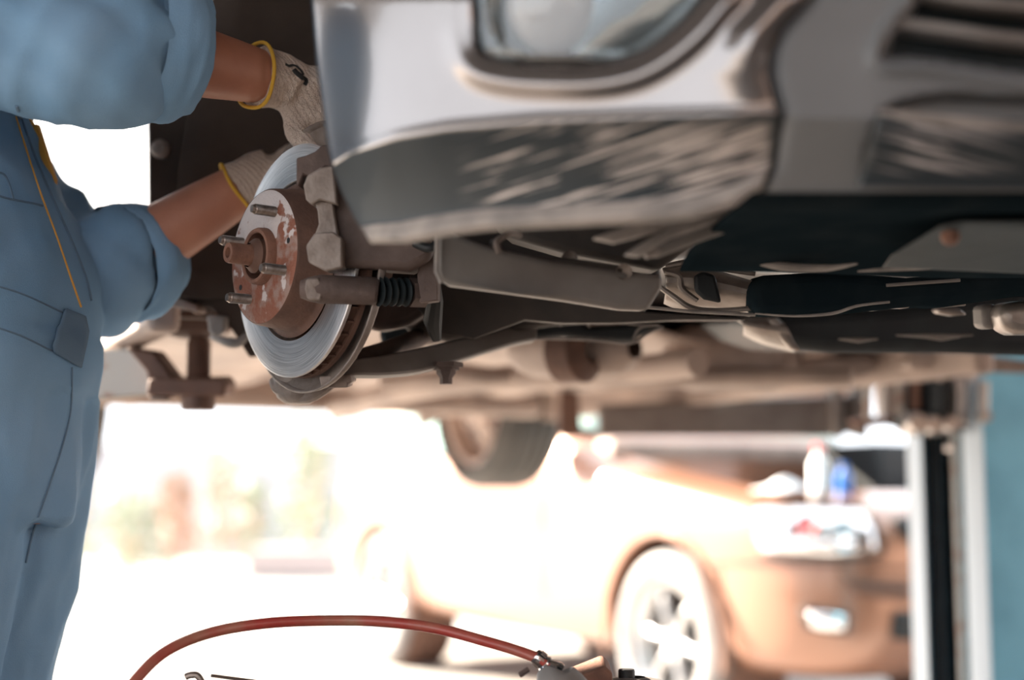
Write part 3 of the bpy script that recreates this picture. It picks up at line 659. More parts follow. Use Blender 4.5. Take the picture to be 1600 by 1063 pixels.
shell(C, [(-.36,.84,1.66,1.86,2.02,.76),(.0,.84,1.67,1.84,1.99,.76),(.35,.82,1.66,1.80,1.95,.74),(.56,.72,1.60,1.72,1.86,.66),(.64,.6,1.62,1.66,1.78,.56)], .77, 'bonnet', M['paint'], car)
for u in (-.9, -1.75):
    MB().box(C(u-.0, -.062, 2.12), (.7, .012, .3), (F, R, UP)).build('side_window', M['window'], car, bevel=.004)
# wheel-arch liner
rows = []
for i in range(25):
    a = math.radians(lerp(-4, 150, i/24)) ; row = []
    for j in range(12):
        v = lerp(-.055, .42, j/11); ru = .385 + .006*math.sin(i*1.9)
        zc = RC.z + .03
        row.append(C(-math.cos(a)*ru, v, zc + math.sin(a)*ru*1.02))
    rows.append(row)
ln = MB().grid(rows).build('wheel_arch_liner', M['linerm'], car, solid=.004)
MB().grid([[C(lerp(-.40,.04,i/14), .42 + .02*math.sin(i), lerp(1.22,1.72,j/8)) for i in range(15)] for j in range(9)]).build('inner_wing', M['linerm'], car, solid=.004)
for x, y in ((345,200),(248,240),(290,155),(262,300)):
    MB().lathe([(.0001,.006),(.008,.005),(.012,0)], P(x, y, 2.02), V(.2,-1,0), 14).build('liner_clip', M['black'], ln) if False else None
# panel edge at the back of the arch (closes the liner against the door)
slab([(229,90,2.03),(231,200,2.04),(232,326,2.05),(236,400,2.06),(262,470,2.08),(330,482,2.08),(362,516,2.10),(390,560,2.10),(440,540,2.12),(520,400,2.16),(520,60,2.16),(400,-60,2.1)], .03).build('arch_rear_panel', M['linerm'], car, bevel=.004)
for x, y in ((347,199),(249,232)):
    o = MB().lathe([(.0001,.008),(.009,.006),(.014,0),(.014,-.01)], P(x, y, 2.035+(x-230)*.0004), V(-.1,-1,0), 16).build('liner_clip', M['cast'], None); setp(o, ln)
o = slab([(262,470,2.06),(282,466,2.06),(309,478,2.06),(311,490,2.06),(290,484,2.06),(270,480,2.06)], .05).build('sill_flange', M['belly'], car, bevel=.003)
slab([(322,492,2.06),(352,494,2.06),(350,520,2.06),(335,526,2.06),(326,520,2.06)], .03).build('mud_flap_tab', M['lip'], car, bevel=.004)
MB().tube(smooth_path([P(330,526,2.08), P(352,534,2.07), P(372,536,2.07), P(386,524,2.08)], 5), [.004,.008,.005], 8).build('liner_lip', M['lip'], car)
# ---------------------------------------------------------------- helpers: baked meshes and draped trim
def baked(mb, voxel=None, smooth_it=0, disp=None, name='m', boolean=None, sub=0):
    me = mb.mesh('tmp'); o = bpy.data.objects.new('tmp', me); col.objects.link(o)
    if sub: q = o.modifiers.new('u', 'SUBSURF'); q.levels = sub; q.render_levels = sub
    cut = []
    for b in boolean or []:
        bo_ = bpy.data.objects.new('cut', b.mesh('cut')); col.objects.link(bo_); cut.append(bo_)
        q = o.modifiers.new('c', 'BOOLEAN'); q.object = bo_; q.operation = 'DIFFERENCE'; q.solver = 'EXACT'
    if voxel: q = o.modifiers.new('r', 'REMESH'); q.mode = 'VOXEL'; q.voxel_size = voxel
    if smooth_it: q = o.modifiers.new('k', 'SMOOTH'); q.iterations = smooth_it; q.factor = .5
    bpy.context.view_layer.update()
    dg = bpy.context.evaluated_depsgraph_get(); ev = o.evaluated_get(dg)
    out = bpy.data.meshes.new_from_object(ev); out.name = name
    for b in cut: bpy.data.objects.remove(b)
    bpy.data.objects.remove(o)
    if disp:
        nn = [v.normal.copy() for v in out.vertices]
        for v, n_ in zip(out.vertices, nn): v.co += n_*disp(v.co, n_)
    return out
def place(me, name, m, parent=None, angle=60, recenter=True):
    c = sum((v.co for v in me.vertices), Vector())/max(1, len(me.vertices)); mw = Matrix.Translation(c)
    me.transform(mw.inverted()); me.materials.clear(); me.materials.append(m)
    me.polygons.foreach_set('use_smooth', [True]*len(me.polygons)); me.set_sharp_from_angle(angle=math.radians(angle))
    o = bpy.data.objects.new(name, me); col.objects.link(o); o.matrix_world = mw
    if parent: setp(o, parent)
    return o
def bvh_of(me): return BVHTree.FromPolygons([v.co.copy() for v in me.vertices], [tuple(p.vertices) for p in me.polygons])
def hit(bv, x, y):
    d = (P(x, y, 1) - CAM).normalized(); p, n, i, t = bv.ray_cast(CAM, d)
    return (None, None) if p is None else (p, n if n.dot(d) < 0 else -n)
def drape_strip(bv, pts, wd, th, name, m, parent, n=5, tube=False, ends=True):
    """a band laid on a surface along the photo path, with real thickness"""
    hs = []
    for q in smooth_path([V(a, b, 0) for a, b in pts], n):
        p, nn = hit(bv, q.x, q.y)
        if p is not None and (not hs or (p-hs[-1][0]).length < .35): hs.append((p, nn))
    if len(hs) < 2: return None
    if tube: return MB().tube([p + nn*th*.3 for p, nn in hs], th, 6).build(name, m, parent)
    rings = []
    for i, (p, nn) in enumerate(hs):
        t = (hs[min(i+1, len(hs)-1)][0] - hs[max(i-1, 0)][0]).normalized(); s_ = t.cross(nn).normalized()
        rings.append([p - s_*wd/2 - nn*.002, p - s_*wd/2 + nn*th*.7, p - s_*wd*.4 + nn*th, p + s_*wd*.4 + nn*th, p + s_*wd/2 + nn*th*.7, p + s_*wd/2 - nn*.002])
    return MB().loft(rings).build(name, m, parent)
def drape_patch(bv, poly, off, th, name, m, parent, n=16, ny=12, bulge=0):
    y0 = min(p[1] for p in poly)+.5; y1 = max(p[1] for p in poly)-.5; rows = []
    for j in range(ny+1):
        y = lerp(y0, y1, j/ny); xs = []
        for (xa, ya), (xb, yb) in zip(poly, poly[1:]+poly[:1]):
            if (ya > y) != (yb > y): xs.append(xa+(xb-xa)*(y-ya)/(yb-ya))
        if len(xs) < 2: continue
        a, b = min(xs), max(xs); row = []
        for i in range(n+1):
            p, nn = hit(bv, lerp(a, b, i/n), y)
            if p is None: row = None; break
            row.append(p + nn*(off + bulge*math.sin(math.pi*i/n)*math.sin(math.pi*max(.02, j/ny))))
        if row: rows.append(row)
    if len(rows) < 2: return None
    return MB().grid(rows).build(name, m, parent, solid=th)
# ---------------------------------------------------------------- gold-brown car behind, bonnet raised
suv = thing('parked_car', S(-1.5, .85, .3), 'copper-gold car parked in the sunlit yard with its bonnet raised', 'car')
tb = [(.93,.50,.40,.72,.80,.44),(.90,.66,.33,.82,.88,.60),(.80,.79,.28,.88,.93,.72),(.60,.87,.26,.92,.975,.80),(.30,.90,.26,.97,1.02,.83),(-.2,.90,.27,1.03,1.09,.84),(-.6,.90,.27,1.08,1.16,.85),(-.8,.90,.27,1.10,1.24,.84),(-1.5,.90,.27,1.12,1.70,.70),(-2.2,.90,.27,1.13,1.74,.70),(-3.3,.90,.30,1.13,1.72,.69),(-3.75,.89,.36,1.12,1.45,.72),(-3.9,.80,.42,1.0,1.15,.70)]
vc = .85
mb = MB().loft([sect(S, None, None, *row, vc) for row in tb])
cuts = []
for u in (0, -2.95):
    for sgn in (-1, 1):
        c = S(u, vc + sgn*.90, .37+.01); cuts.append(MB().lathe([(.0001,-.34),(.425,-.34),(.425,.34),(.0001,.34)], c, R2, 40))
cuts.append(MB().box(S(-.03, vc, 1.12), (1.16, 1.36, .62), (F2, R2, UP)))
sme = baked(mb, boolean=cuts, sub=2)
sbv = bvh_of(sme)
place(sme, 'car_body', M['copper'], suv, angle=40)
for u, v in ((0, .07), (-2.95, .07), (0, 1.63), (-2.95, 1.63)):
    wheel('car_wheel', S(u, v, .37), -R2 if v < .5 else R2, .37, .245, .23, M['tyre_pale'], M['rim'], 6, suv)
    sgn = 1 if v < .5 else -1
    MB().lathe([(.42,-.13),(.418,.15),(.0001,.15)], S(u, v + .05*sgn, .38), R2*sgn, 32).build('arch_liner', M['hat'], suv)
# arch lip
for u in (0, -2.95):
    MB().tube([S(u + math.cos(a)*.43, -.052, .38 + math.sin(a)*.43) for a in [math.radians(-12 + 204*i/30) for i in range(31)]], .012, 8).build('arch_lip', M['copper'], suv)
hl = drape_patch(sbv, [(1180,800),(1196,793),(1300,795),(1345,800),(1362,830),(1367,866),(1290,868),(1196,864),(1184,840)], .012, .006, 'headlamp', M['reflector'], suv, 22, 10, .012)
for x, y, r in ((1215,830,.048),(1262,825,.04),(1318,835,.045)):
    p, nn = hit(sbv, x, y)
    o = MB().lathe([(.0001,.02),(r*.6,.028),(r,.036),(r*1.05,.02)], p, nn, 24).build('lamp_reflector', M['chrome'] if x != 1262 else M['red'], None); setp(o, hl)
drape_strip(sbv, [(1184,790),(1300,790),(1350,796),(1368,826),(1374,866),(1300,872),(1240,872),(1190,870)], .012, .012, 'headlamp_gasket', M['seam'], suv)
drape_strip(sbv, [(1110,880),(1160,878),(1240,880),(1330,884),(1420,890)], .014, .008, 'bumper_seam', M['hat'], suv)
drape_strip(sbv, [(1131,975),(1200,978),(1300,985),(1420,1000)], .02, .012, 'bumper_crease', M['copper'], suv)
drape_strip(sbv, [(1133,1010),(1200,1018),(1300,1028),(1420,1040)], .05, .018, 'bumper_step', M['copper'], suv)
drape_strip(sbv, [(1125,885),(1128,930),(1140,985),(1150,1060)], .008, .004, 'bumper_edge', M['hat'], suv)
drape_patch(sbv, [(1318,905),(1420,905),(1420,940),(1340,932)], .006, .01, 'bumper_inset', M['hat'], suv, 8, 4)
fo = drape_patch(sbv, [(1252,950),(1326,952),(1326,990),(1262,988)], .008, .012, 'fog_lamp_surround', M['seam'], suv, 8, 5)
o = drape_patch(sbv, [(1266,956),(1320,957),(1320,984),(1272,983)], .018, .008, 'fog_lamp', M['reflector'], None, 8, 5, .01)
if o: setp(o, fo)
gr = drape_patch(sbv, [(1392,812),(1600,812),(1640,850),(1420,850)], .010, .012, 'front_grille', M['seam'], suv, 14, 5)
drape_patch(sbv, [(1395,955),(1640,960),(1640,1010),(1390,1006)], .008, .01, 'lower_intake', M['seam'], suv, 14, 5)
# radiator support, bay, raised bonnet, windscreen
MB().box(S(.58, vc, .94), (.06, 1.42, .05), (F2, R2, UP)).build('radiator_support', M['copper'], suv, bevel=.012)
MB().box(S(-.1, vc, .86), (.55, .6, .12), (F2, R2, UP)).build('engine_cover', M['oil'], suv, bevel=.03)
MB().box(S(-.28, 1.36, 1.08), (.42, .34, .26), (F2, R2, UP)).build('air_box', M['oil'], suv, bevel=.03)
MB().box(S(.25, .45, .88), (.2, .28, .14), (F2, R2, UP)).build('battery', M['oil'], suv, bevel=.012)
MB().lathe([(.0001,.03),(.035,.03),(.04,.0),(.06,-.03),(.06,-.12)], S(.35, 1.0, .97), UP, 20).build('filler_cap', M['seam'], suv)
MB().box(S(-.68, vc, 1.17), (.16, 1.5, .10), (F2, R2, UP)).build('cowl', M['belly'], suv, bevel=.03)
rows = []
for i in range(9):
    t = i/8; rows.append([S(-.62 + .42*t, vc + (.78-.12*t)*k, 1.26 + 1.05*t - .10*t*t + .03*(1-k*k)) for k in [q/6-1 for q in range(13)]])
MB().grid(rows).build('raised_bonnet', M['copper'], suv, solid=.02)
MB().tube([S(.35,1.5,1.0), S(-.25,1.35,2.0)], .006, 8).build('bonnet_prop', M['steel'], suv)
rows = []
for i in range(7):
    t = i/6; rows.append([S(-.80-.62*t, vc + (.76-.12*t)*k, 1.235 + .46*t + .02*(1-k*k)) for k in [q/6-1 for q in range(13)]])
MB().grid(rows).build('windscreen', M['window'], suv, solid=.006)
for u0, u1 in ((-1.15,-2.0),(-2.06,-2.9)):
    MB().prism([S(u0, -.02, 1.19), S(u1, -.02, 1.19), S(u1, .115, 1.62), S(u0-.30 if u0 > -2 else u0, .115, 1.62)], R2*.01).build('side_window', M['window'], suv, bevel=.003)
for u in (-1.0, -2.03, -2.86):
    MB().tube([S(u,-.056,.5), S(u,-.058,1.08)], .003, 6).build('door_gap', M['hat'], suv)
o = MB().lathe([(.0001,.10),(.07,.09),(.095,.05),(.10,0),(.085,-.03),(.0001,-.035)], S(-.95,-.15,1.26), F2, 24).build('door_mirror', M['copper'], suv)
q = MB().tube([S(-.95,-.02,1.18), S(-.95,-.10,1.22)], .02, 10).build('mirror_stem', M['seam'], None); setp(q, o)
# bottles left on the bonnet lock panel
def bottle(x, y, dpt, h, r, cap, name, label, m=M['white'], grp=None, base=None):
    b0 = base
    o = MB().lathe([(.0001,0),(r,0),(r,h*.62),(r*.4,h*.82),(r*.38,h*.9)], b0, UP, 20).build(name, m, None)
    tag(o, label, 'bottle', grp)
    q = MB().lathe([(r*.45,h*.88),(r*.5,h*.88),(r*.5,h*1.02),(.0001,h*1.02)], b0, UP, 16).build('cap', cap, None); setp(q, o)
    return o
bottle(0,0,0,.19,.035, M['red'], 'fluid_bottle', 'white plastic bottle with a red cap on the open engine bay of the copper car', base=S(.585,.30,.966))
bottle(0,0,0,.12,.030, M['bluep'], 'fluid_bottle', 'short blue-capped bottle on the engine bay edge of the copper car', M['bluep'], base=S(.585,.42,.966))
rg = MB()
for i in range(1): pass
rw = []
for i in range(15):
    row = []
    for j in range(13):
        a, b = i/14-.5, j/12-.5
        row.append(S(.575 + a*.16, .14 + b*.20, .975 + .05*math.exp(-(a*a+b*b)*9) + .018*abs(noise.noise(V(a*9, b*9, 3)))))
    rw.append(row)
tag(MB().grid(rw).build('rag', M['white'], solid=.004), 'crumpled white rag on the wing edge beside the bottles', 'rag')
# ---------------------------------------------------------------- two-post lift
lift = thing('lift_column', P(1540, 800, 3.5)*1.0 - V(0,0,P(1540,800,3.5).z), 'light blue lift post with dark ram channel and grey arm under the raised car', 'car lift')
def up_to(x, y, d, z0, z1): p = P(x, y, d); return V(p.x, p.y, z0), V(p.x, p.y, z1)
A0 = P(1420, 800, 3.62); A1 = P(1443, 800, 3.55); B0 = P(1513, 800, 3.40); B1 = P(1538, 800, 3.36); E1 = P(1790, 800, 3.72)
W0 = P(1452, 800, 3.82); W1 = P(1522, 800, 3.66)
def colm(pts, z0, z1): 
    return [V(p.x, p.y, z0) for p in pts], [V(p.x, p.y, z1) for p in pts]
def post(pts, name, m, bevel=.004, z0=0, z1=3.25):
    lo_, hi_ = colm(pts, z0, z1); return MB().loft([lo_, hi_]).build(name, m, lift, bevel=bevel)
Q = (E1 - B1).normalized()
post([B1, E1, E1 + V(-.05,.30,0), W1 + V(.02,.03,0), W1, B0], 'blue_column', M['blue'])
post([B0 + V(0,-.004,0), B1 + V(.002,-.006,0), B1 + V(.002,.03,0), B0 + V(0,.03,0)], 'column_flange', M['bluew'], .002)
post([A0, A1, W0 + V(.01,0,0), W0 + V(-.03,.02,0)], 'column_flange', M['bluew'], .002)
post([W0 + V(-.03,.02,0), W0 + V(.0,.0,0), W1, W1 + V(.0,.03,0), W0 + V(-.02,.05,0)], 'column_back', M['oil'], .002)
a, b = up_to(1466, 800, 3.62, .05, 1.35); MB().tube([a, b], .024, 20).build('hydraulic_ram', M['oil'], lift)
a, b = up_to(1497, 800, 3.50, .05, 1.25); MB().tube([a, b], .011, 16).build('lift_chain_guide', M['armw'], lift)
MB().box(P(1540, 800, 3.6)*1 - V(0,0,P(1540,800,3.6).z-.011), (.6,.5,.02)).build('base_plate', M['blue'], lift, bevel=.003)
# carriage
cg = slab([(1405,586),(1545,586),(1552,600),(1552,664),(1520,672),(1408,672)], .16, 3.42).build('carriage', M['oil'], lift, bevel=.008)
def sub(o, p): setp(o, p); return o
for x, r, m_, y0, y1, dd in ((1384,.020,'dull',590,650,3.38),(1404,.016,'armw',592,650,3.38),(1432,.010,'rust',588,640,3.37),(1472,.026,'oil',588,660,3.36),(1500,.014,'dull',590,664,3.36),(1537,.012,'dull',596,660,3.35),(1357,.010,'armw',596,656,3.42)):
    sub(MB().tube([P(x, y0, dd), P(x-1, y1, dd)], r, 16).build('carriage_rod', M[m_], None), cg)
for x, y, r in ((1430,662,.026),(1455,664,.022),(1482,662,.020),(1492,602,.012),(1466,592,.010),(1512,590,.012),(1536,652,.014),(1484,700,.010)):
    sub(MB().lathe([(.0001,-.03),(r*.8,-.03),(r,-.02),(r,.01)], P(x, y, 3.36), V(0,1,0), 16).build('carriage_bolt', M['dull'], None), cg)
sub(slab([(1415,645),(1500,650),(1502,680),(1418,682)], .10, 3.40).build('carriage_clamp', M['alu'], None, bevel=.008), cg)
sub(slab([(1375,652),(1420,655),(1420,664),(1340,668),(1330,658)], .05, 3.5).build('arm_hinge', M['rust'], None, bevel=.004), cg)
ar = slab([(938,634),(1310,620),(1352,618),(1356,668),(1310,682),(938,682)], .10, 3.72).build('lift_arm', M['arm'], lift, bevel=.005)
for x in (1312, 1350): sub(slab([(x-8,594),(x+6,594),(x+6,684),(x-8,684)], .12, 3.66).build('arm_bracket', M['arm'], None, bevel=.003), ar)
sub(MB().tube([P(1120,634,3.72), P(1240,600,3.74), P(1300,590,3.75)], .010, 8).build('arm_brace', M['steel'], None), ar)
sub(slab([(876,610),(904,612),(908,672),(930,676),(940,684),(880,684),(872,672)], .09, 3.80).build('arm_end', M['armd'], None, bevel=.006), ar)
sub(MB().lathe([(.0001,.0),(.05,.0),(.05,.03),(.0001,.03)], P(892,606,3.85), UP, 24).build('lift_pad', M['seam'], None), ar)
# left column stands just outside the frame, its arm reaches in under the sill
LC = V(-1.62, 2.55, 0)
lf = thing('lift_column', LC, 'chipped pale lift arm with brown screw pad beneath the sill behind the mechanic', 'car lift')
for nm, q, s_, m_ in (('blue_column', V(-.12,0,1.6), (.06,.34,3.2), 'blue'), ('column_flange', V(0,.15,1.6), (.24,.05,3.2), 'bluew'), ('column_flange', V(0,-.15,1.6), (.24,.05,3.2), 'bluew'), ('base_plate', V(0,0,.011), (.5,.5,.02), 'blue'), ('carriage', V(.02,0,1.1), (.16,.22,.5), 'oil')):
    MB().box(LC + q, s_).build(nm, M[m_], lf, bevel=.004)
DP = 2.26
am = slab([(-300,560,2.5),(60,552,2.4),(198,545,2.30),(232,568,2.28),(240,600,2.28),(236,618,2.28),(60,634,2.4),(-300,648,2.5)], .10).build('lift_arm', M['armw'], lf, bevel=.005)
sub(slab([(196,543),(240,550),(270,590),(272,598),(232,600),(228,580)], .07, 2.25).build('arm_gusset', M['armd'], None, bevel=.004), am)
sub(slab([(232,592),(346,590),(354,600),(350,620),(228,618)], .08, 2.24).build('arm_tip', M['armd'], None, bevel=.004), am)
sub(slab([(230,619),(262,621),(262,627),(236,627)], .06, 2.25).build('arm_lip', M['belly'], None, bevel=.002), am)
sub(MB().lathe([(.0001,-.025),(.026,-.025),(.0275,-.0),(.027,.012)], P(310,617,2.27), UP, 28).build('screw_socket', M['armd'], None), am)
pc = P(310,590,2.27); pr = [(.019,.0)]
h = 0
while h < .062: pr += [(.0195,h),(.0175,h+.002),(.0195,h+.004)]; h += .004
pr += [(.0155,.063),(.0155,.085)]
sc_ = sub(MB().lathe(pr, pc - UP*.006, UP, 24).build('pad_screw', M['armd'], None), am)
pd = P(305,514,2.27)
sub(MB().lathe([(.0001,-.012),(.028,-.014),(.05,-.008),(.060,.004),(.062,.016),(.052,.022),(.0001,.022)], pd, UP, 32).build('lift_pad', M['hat'], None), am)
sub(MB().tube([pd + V(math.cos(a)*.061, math.sin(a)*.061, .012 - .002) for a in [math.radians(150+ 160*i/20) for i in range(21)]], .0022, 6).build('pad_rim', M['dull'], None), am)
# ---------------------------------------------------------------- mechanic
man = thing('person', V(-1.12, 1.76, 0), 'person in a blue-grey coverall and knit gloves reaching behind the bare brake disc', 'person')
FD = V(.95, -.30, 0).normalized(); SD = V(FD.y, -FD.x, 0)      # facing, and towards his right (near) side
def el(c, rf, rs, n=28, tilt=0):
    return [c + FD*rf*math.cos(a) + SD*rs*math.sin(a) + UP*tilt*math.cos(a) for a in [2*math.pi*i/n for i in range(n)]]
def silh(y, d=1.70): return P(interp([(-80,-75),(60,-55),(130,-31),(170,-13),(250,23),(320,53),(400,89),(460,105),(520,104),(570,104),(640,90),(700,90),(780,88),(850,82),(950,62),(1063,38),(1500,-20),(2050,-50)], y), y, d)
def body_ring(y, rf, rs, inset=0):
    p = silh(y); c = p - V(rf, 0, 0)*.98 + V(0, .04, 0); return el(c, rf - inset, rs - inset)
tors = [(-10,.115,.17),(60,.125,.20),(130,.13,.205),(200,.135,.20),(300,.14,.19),(400,.15,.185),(480,.155,.185),(560,.15,.19),(640,.145,.185),(700,.14,.17),(770,.12,.13),(820,.08,.08)]
def leg_rings(sgn, ins=0):
    out = []
    for y, r in ((600,.125),(700,.13),(800,.124),(900,.112),(1000,.10),(1100,.088),(1300,.075),(1450,.078),(1600,.072),(1800,.066),(1950,.064),(2030,.066)):
        p = silh(y); c = p - V(r+.012, 0, 0) + V(0, .05, 0) + SD*sgn*(.07 + .035*max(0, (y-1100)/900)) + (FD*-.02 if sgn < 0 else V(0,0,0))
        out.append(el(c, r-ins, r*1.0-ins, 22))
    return out
NECK = silh(-10) - V(.13, -.04, 0)
SHN = silh(58) + SD*.175 - FD*.12; SHF = P(-170, 60, 1.95)
ELN = P(150, 58, 1.60); WRN = P(440, 128, 1.78); HDN = P(505, 160, 1.80)
ELF = P(125, 446, 1.905); WRF = P(408, 276, 1.94); HDF = P(468, 244, 1.95)
def limb(mb, pts, rad, n=5, seg=20, flat=1.0):
    return mb.tube(smooth_path(pts, n), rad, seg, flat=flat)
def hand_chains(w_, fdir, nrm, side, curl, L=1.0, thumb_out=1.0):
    """five separate finger chains; fdir points along the palm, nrm out of the back of the hand, side to the thumb"""
    out = []; k = w_ + fdir*.088*L
    for i, (off, ln, r) in enumerate(((.030,.070,.0088),(.010,.078,.0092),(-.011,.073,.0088),(-.031,.058,.0078))):
        c = curl[i]; b = k + side*off*L; pts = [b - fdir*.02, b]; d = fdir.copy(); ax = side
        for seg_, q in zip((.44,.31,.25), (c, c*1.1, c*.8)):
            d = Matrix.Rotation(-q, 3, ax) @ d; 
            if d.dot(nrm) > .3 and c > 0: pass
            pts.append(pts[-1] + d*ln*seg_*L)
        out.append((pts, r))
    d = (fdir*.55 + side*.8*thumb_out - nrm*.25).normalized(); b = w_ + fdir*.022 + side*.022
    p1 = b + d*.042; d2 = (fdir*.85 + side*.35*thumb_out - nrm*.45).normalized(); p2 = p1 + d2*.034; d3 = (fdir*.9 - nrm*.5).normalized()
    out.append(([b, p1, p2, p2 + d3*.026], .0105))
    return out
def hand(mb, w_, fdir, nrm, side, curl, grow=0, L=1.0, cuff=None):
    fdir = fdir.normalized(); nrm = (nrm - fdir*nrm.dot(fdir)).normalized(); side = (side - fdir*side.dot(fdir) - nrm*side.dot(nrm)).normalized()
    rings = []
    for t, hw, hh in ((-.01,.026,.021),(.015,.030,.019),(.045,.038,.0175),(.075,.042,.0155),(.092,.041,.0125),(.100,.036,.009)):
        c = w_ + fdir*t*L
        rings.append([c + side*(hw+grow)*math.cos(a) + nrm*(hh+grow)*math.sin(a) for a in [2*math.pi*i/18 for i in range(18)]])
    mb.loft(rings)
    for pts, r in hand_chains(w_, fdir, nrm, side, curl, L):
        mb.tube(smooth_path(pts, 3), [(r+grow)*1.08, r+grow, (r+grow)*.97, (r+grow)*.82, (r+grow)*.5], 10)
hN = dict(fdir=P(535,172,1.80)-WRN, nrm=V(.1,.9,.0), side=V(-.45,-.1,-.9), curl=(.35,.35,.35,.35))
hF = dict(fdir=P(480,240,1.95)-WRF, nrm=V(-.2,-.2,.9), side=V(.2,-.9,-.1), curl=(.5,.55,.6,.6))
# the body: one continuous surface from head to feet
bd = MB()
bd.loft([body_ring(y, rf, rs, .022) for y, rf, rs in tors])
for s_ in (1, -1): bd.loft(leg_rings(s_, .026))
hc = NECK + UP*.245 + FD*.03
bd.tube([NECK - UP*.03, NECK + UP*.06 + FD*.005, NECK + UP*.15 + FD*.015], [.075,.058,.056], 20)
hr = []
for z, rf, rs, of in ((-.115,.030,.028,.045),(-.10,.055,.045,.03),(-.075,.078,.058,.015),(-.03,.088,.068,.005),(.0,.092,.072,0),(.045,.096,.077,-.005),(.085,.085,.068,-.008),(.11,.06,.05,-.01),(.125,.02,.02,-.01)):
    hr.append(el(hc + UP*z + FD*of, rf, rs, 24))
bd.loft(hr)
bd.tube([hc + FD*.088 + UP*.02, hc + FD*.112 - UP*.025, hc + FD*.09 - UP*.032], [.008,.015,.010], 10)     # nose
bd.tube([hc + FD*.088 - UP*.055 + SD*.022, hc + FD*.095 - UP*.058, hc + FD*.088 - UP*.055 - SD*.022], [.005,.008,.005], 8)  # lips
for s_ in (1, -1): bd.tube([hc + SD*.070*s_ + UP*.022 - FD*.008, hc + SD*.082*s_ + UP*.0, hc + SD*.072*s_ - UP*.03], [.009,.014,.008], 8)
limb(bd, [SHN, lerp(SHN, ELN, .5) - UP*.01, ELN, lerp(ELN, WRN, .35), lerp(ELN, WRN, .7), WRN, WRN + (HDN-WRN)*.3], [.062,.052,.046,.046,.038,.029,.022])
limb(bd, [SHF, lerp(SHF, ELF, .5), ELF, lerp(ELF, WRF, .35), lerp(ELF, WRF, .7), WRF, WRF + (HDF-WRF)*.3], [.060,.052,.046,.048,.040,.030,.022])
hand(bd, WRN, grow=-.0042, **hN); hand(bd, WRF, grow=-.0042, **hF)
for s_ in (1, -1):
    fc = silh(2040) - V(.09, -.05, 0) + SD*s_*.11; fc.z = .05
    bd.tube([fc + UP*.06 - FD*.02, fc + FD*.06, fc + FD*.15 - UP*.012], [.04,.038,.028], 12)
skin_o = place(baked(bd, .0055, 3), 'body', M['skin'], man, 80)
# coverall
def wr(p, n_):
    q = p*1.0
    a = noise.noise(V(q.x*7, q.y*7, q.z*2.2) )*.010
    b = noise.noise(V(q.x*16+5, q.y*14, q.z*5+3))*.0045
    c = -abs(noise.noise(V(q.x*9+2, q.y*9, q.z*4.0+9)))*.008
    return (a + b + c)*1.35 + .004
cvb = MB()
cvb.loft([body_ring(y, rf, rs, -.004) for y, rf, rs in tors])
for s_ in (1, -1): cvb.loft(leg_rings(s_, -.006)[:-1])
cvb.lathe([(.07,-.02),(.085,.03),(.080,.055),(.068,.05),(.06,-.02)], NECK + UP*.03, UP, 24)
limb(cvb, [SHN - FD*.03, lerp(SHN, ELN, .5) - UP*.005, ELN - UP*.018, P(205, 62, 1.63), P(240, 70, 1.65), P(262, 74, 1.66)], [.088,.082,.083,.076,.062,.055], 6, 28)
limb(cvb, [SHF, lerp(SHF, ELF, .55), ELF + V(.0,0,.012), P(158, 420, 1.90), P(182, 408, 1.908), P(202, 402, 1.92)], [.085,.076,.075,.073,.072,.070], 6, 28)
def wr2(p, n_):
    base = wr(p, n_)
    # sleeve creases run round the arm, trouser folds run down
    if p.x > -.93 and p.z > 1.15: base += .008*noise.noise(V(p.x*16 + p.z*22, p.y*6, p.z*6)) - .010*abs(noise.noise(V(p.x*20 - p.z*12, p.y*5, 4)))
    if p.z < 1.08: base += .010*noise.noise(V(p.x*20 + p.z*2, p.y*18, p.z*1.2 + 7)) - .008*abs(noise.noise(V(p.x*26 + p.z*5, p.y*22, p.z*2)))
    return base
cme = baked(cvb, .0085, 4, wr2); cbv = bvh_of(cme)
cov = place(cme, 'coverall', M['denim'], man, 80)
def cuff(pts, rad, name, seed):
    ps = smooth_path(pts, 6); n = len(ps); rings = []; x = None
    out = []
    for k, (i, dr) in enumerate([(0,.0)] + [(i, .005) for i in range(n)] + [(n-1,-.004)] + [(n-3,-.008)]):
        pass
    prof = [(i, .004) for i in range(n)] + [(n-1, -.001), (n-3, -.005), (0, -.006)]
    t0 = (ps[-1]-ps[0]).normalized(); x, y, _ = basis(t0)
    for i, dr in prof:
        r = interp([(q/(len(rad)-1), v) for q, v in enumerate(rad)], i/(n-1))
        ring = []
        for j in range(40):
            a = 2*math.pi*j/40; dv = x*math.cos(a)+y*math.sin(a)
            w_ = .005*noise.noise(V(math.cos(a)*1.6+seed, math.sin(a)*1.6, i*.12)) + .003*noise.noise(V(math.cos(a)*4+seed, math.sin(a)*4, i*.3))
            ring.append(ps[i] + dv*(r + dr + w_) + t0*.004*math.sin(a*2+seed)*(1 if i == n-1 else 0))
        rings.append(ring)
    return MB().loft(rings, cap=False).build(name, M['denim'], man, angle=80)
c1 = cuff([P(216,66,1.64), P(245,72,1.655), P(275,79,1.668), P(297,84,1.68)], [.080,.084,.081,.066], 'rolled_cuff', 1)
c2 = cuff([P(176,412,1.90), P(194,411,1.912), P(216,408,1.935), P(234,403,1.965)], [.074,.077,.076,.066], 'rolled_cuff', 5)
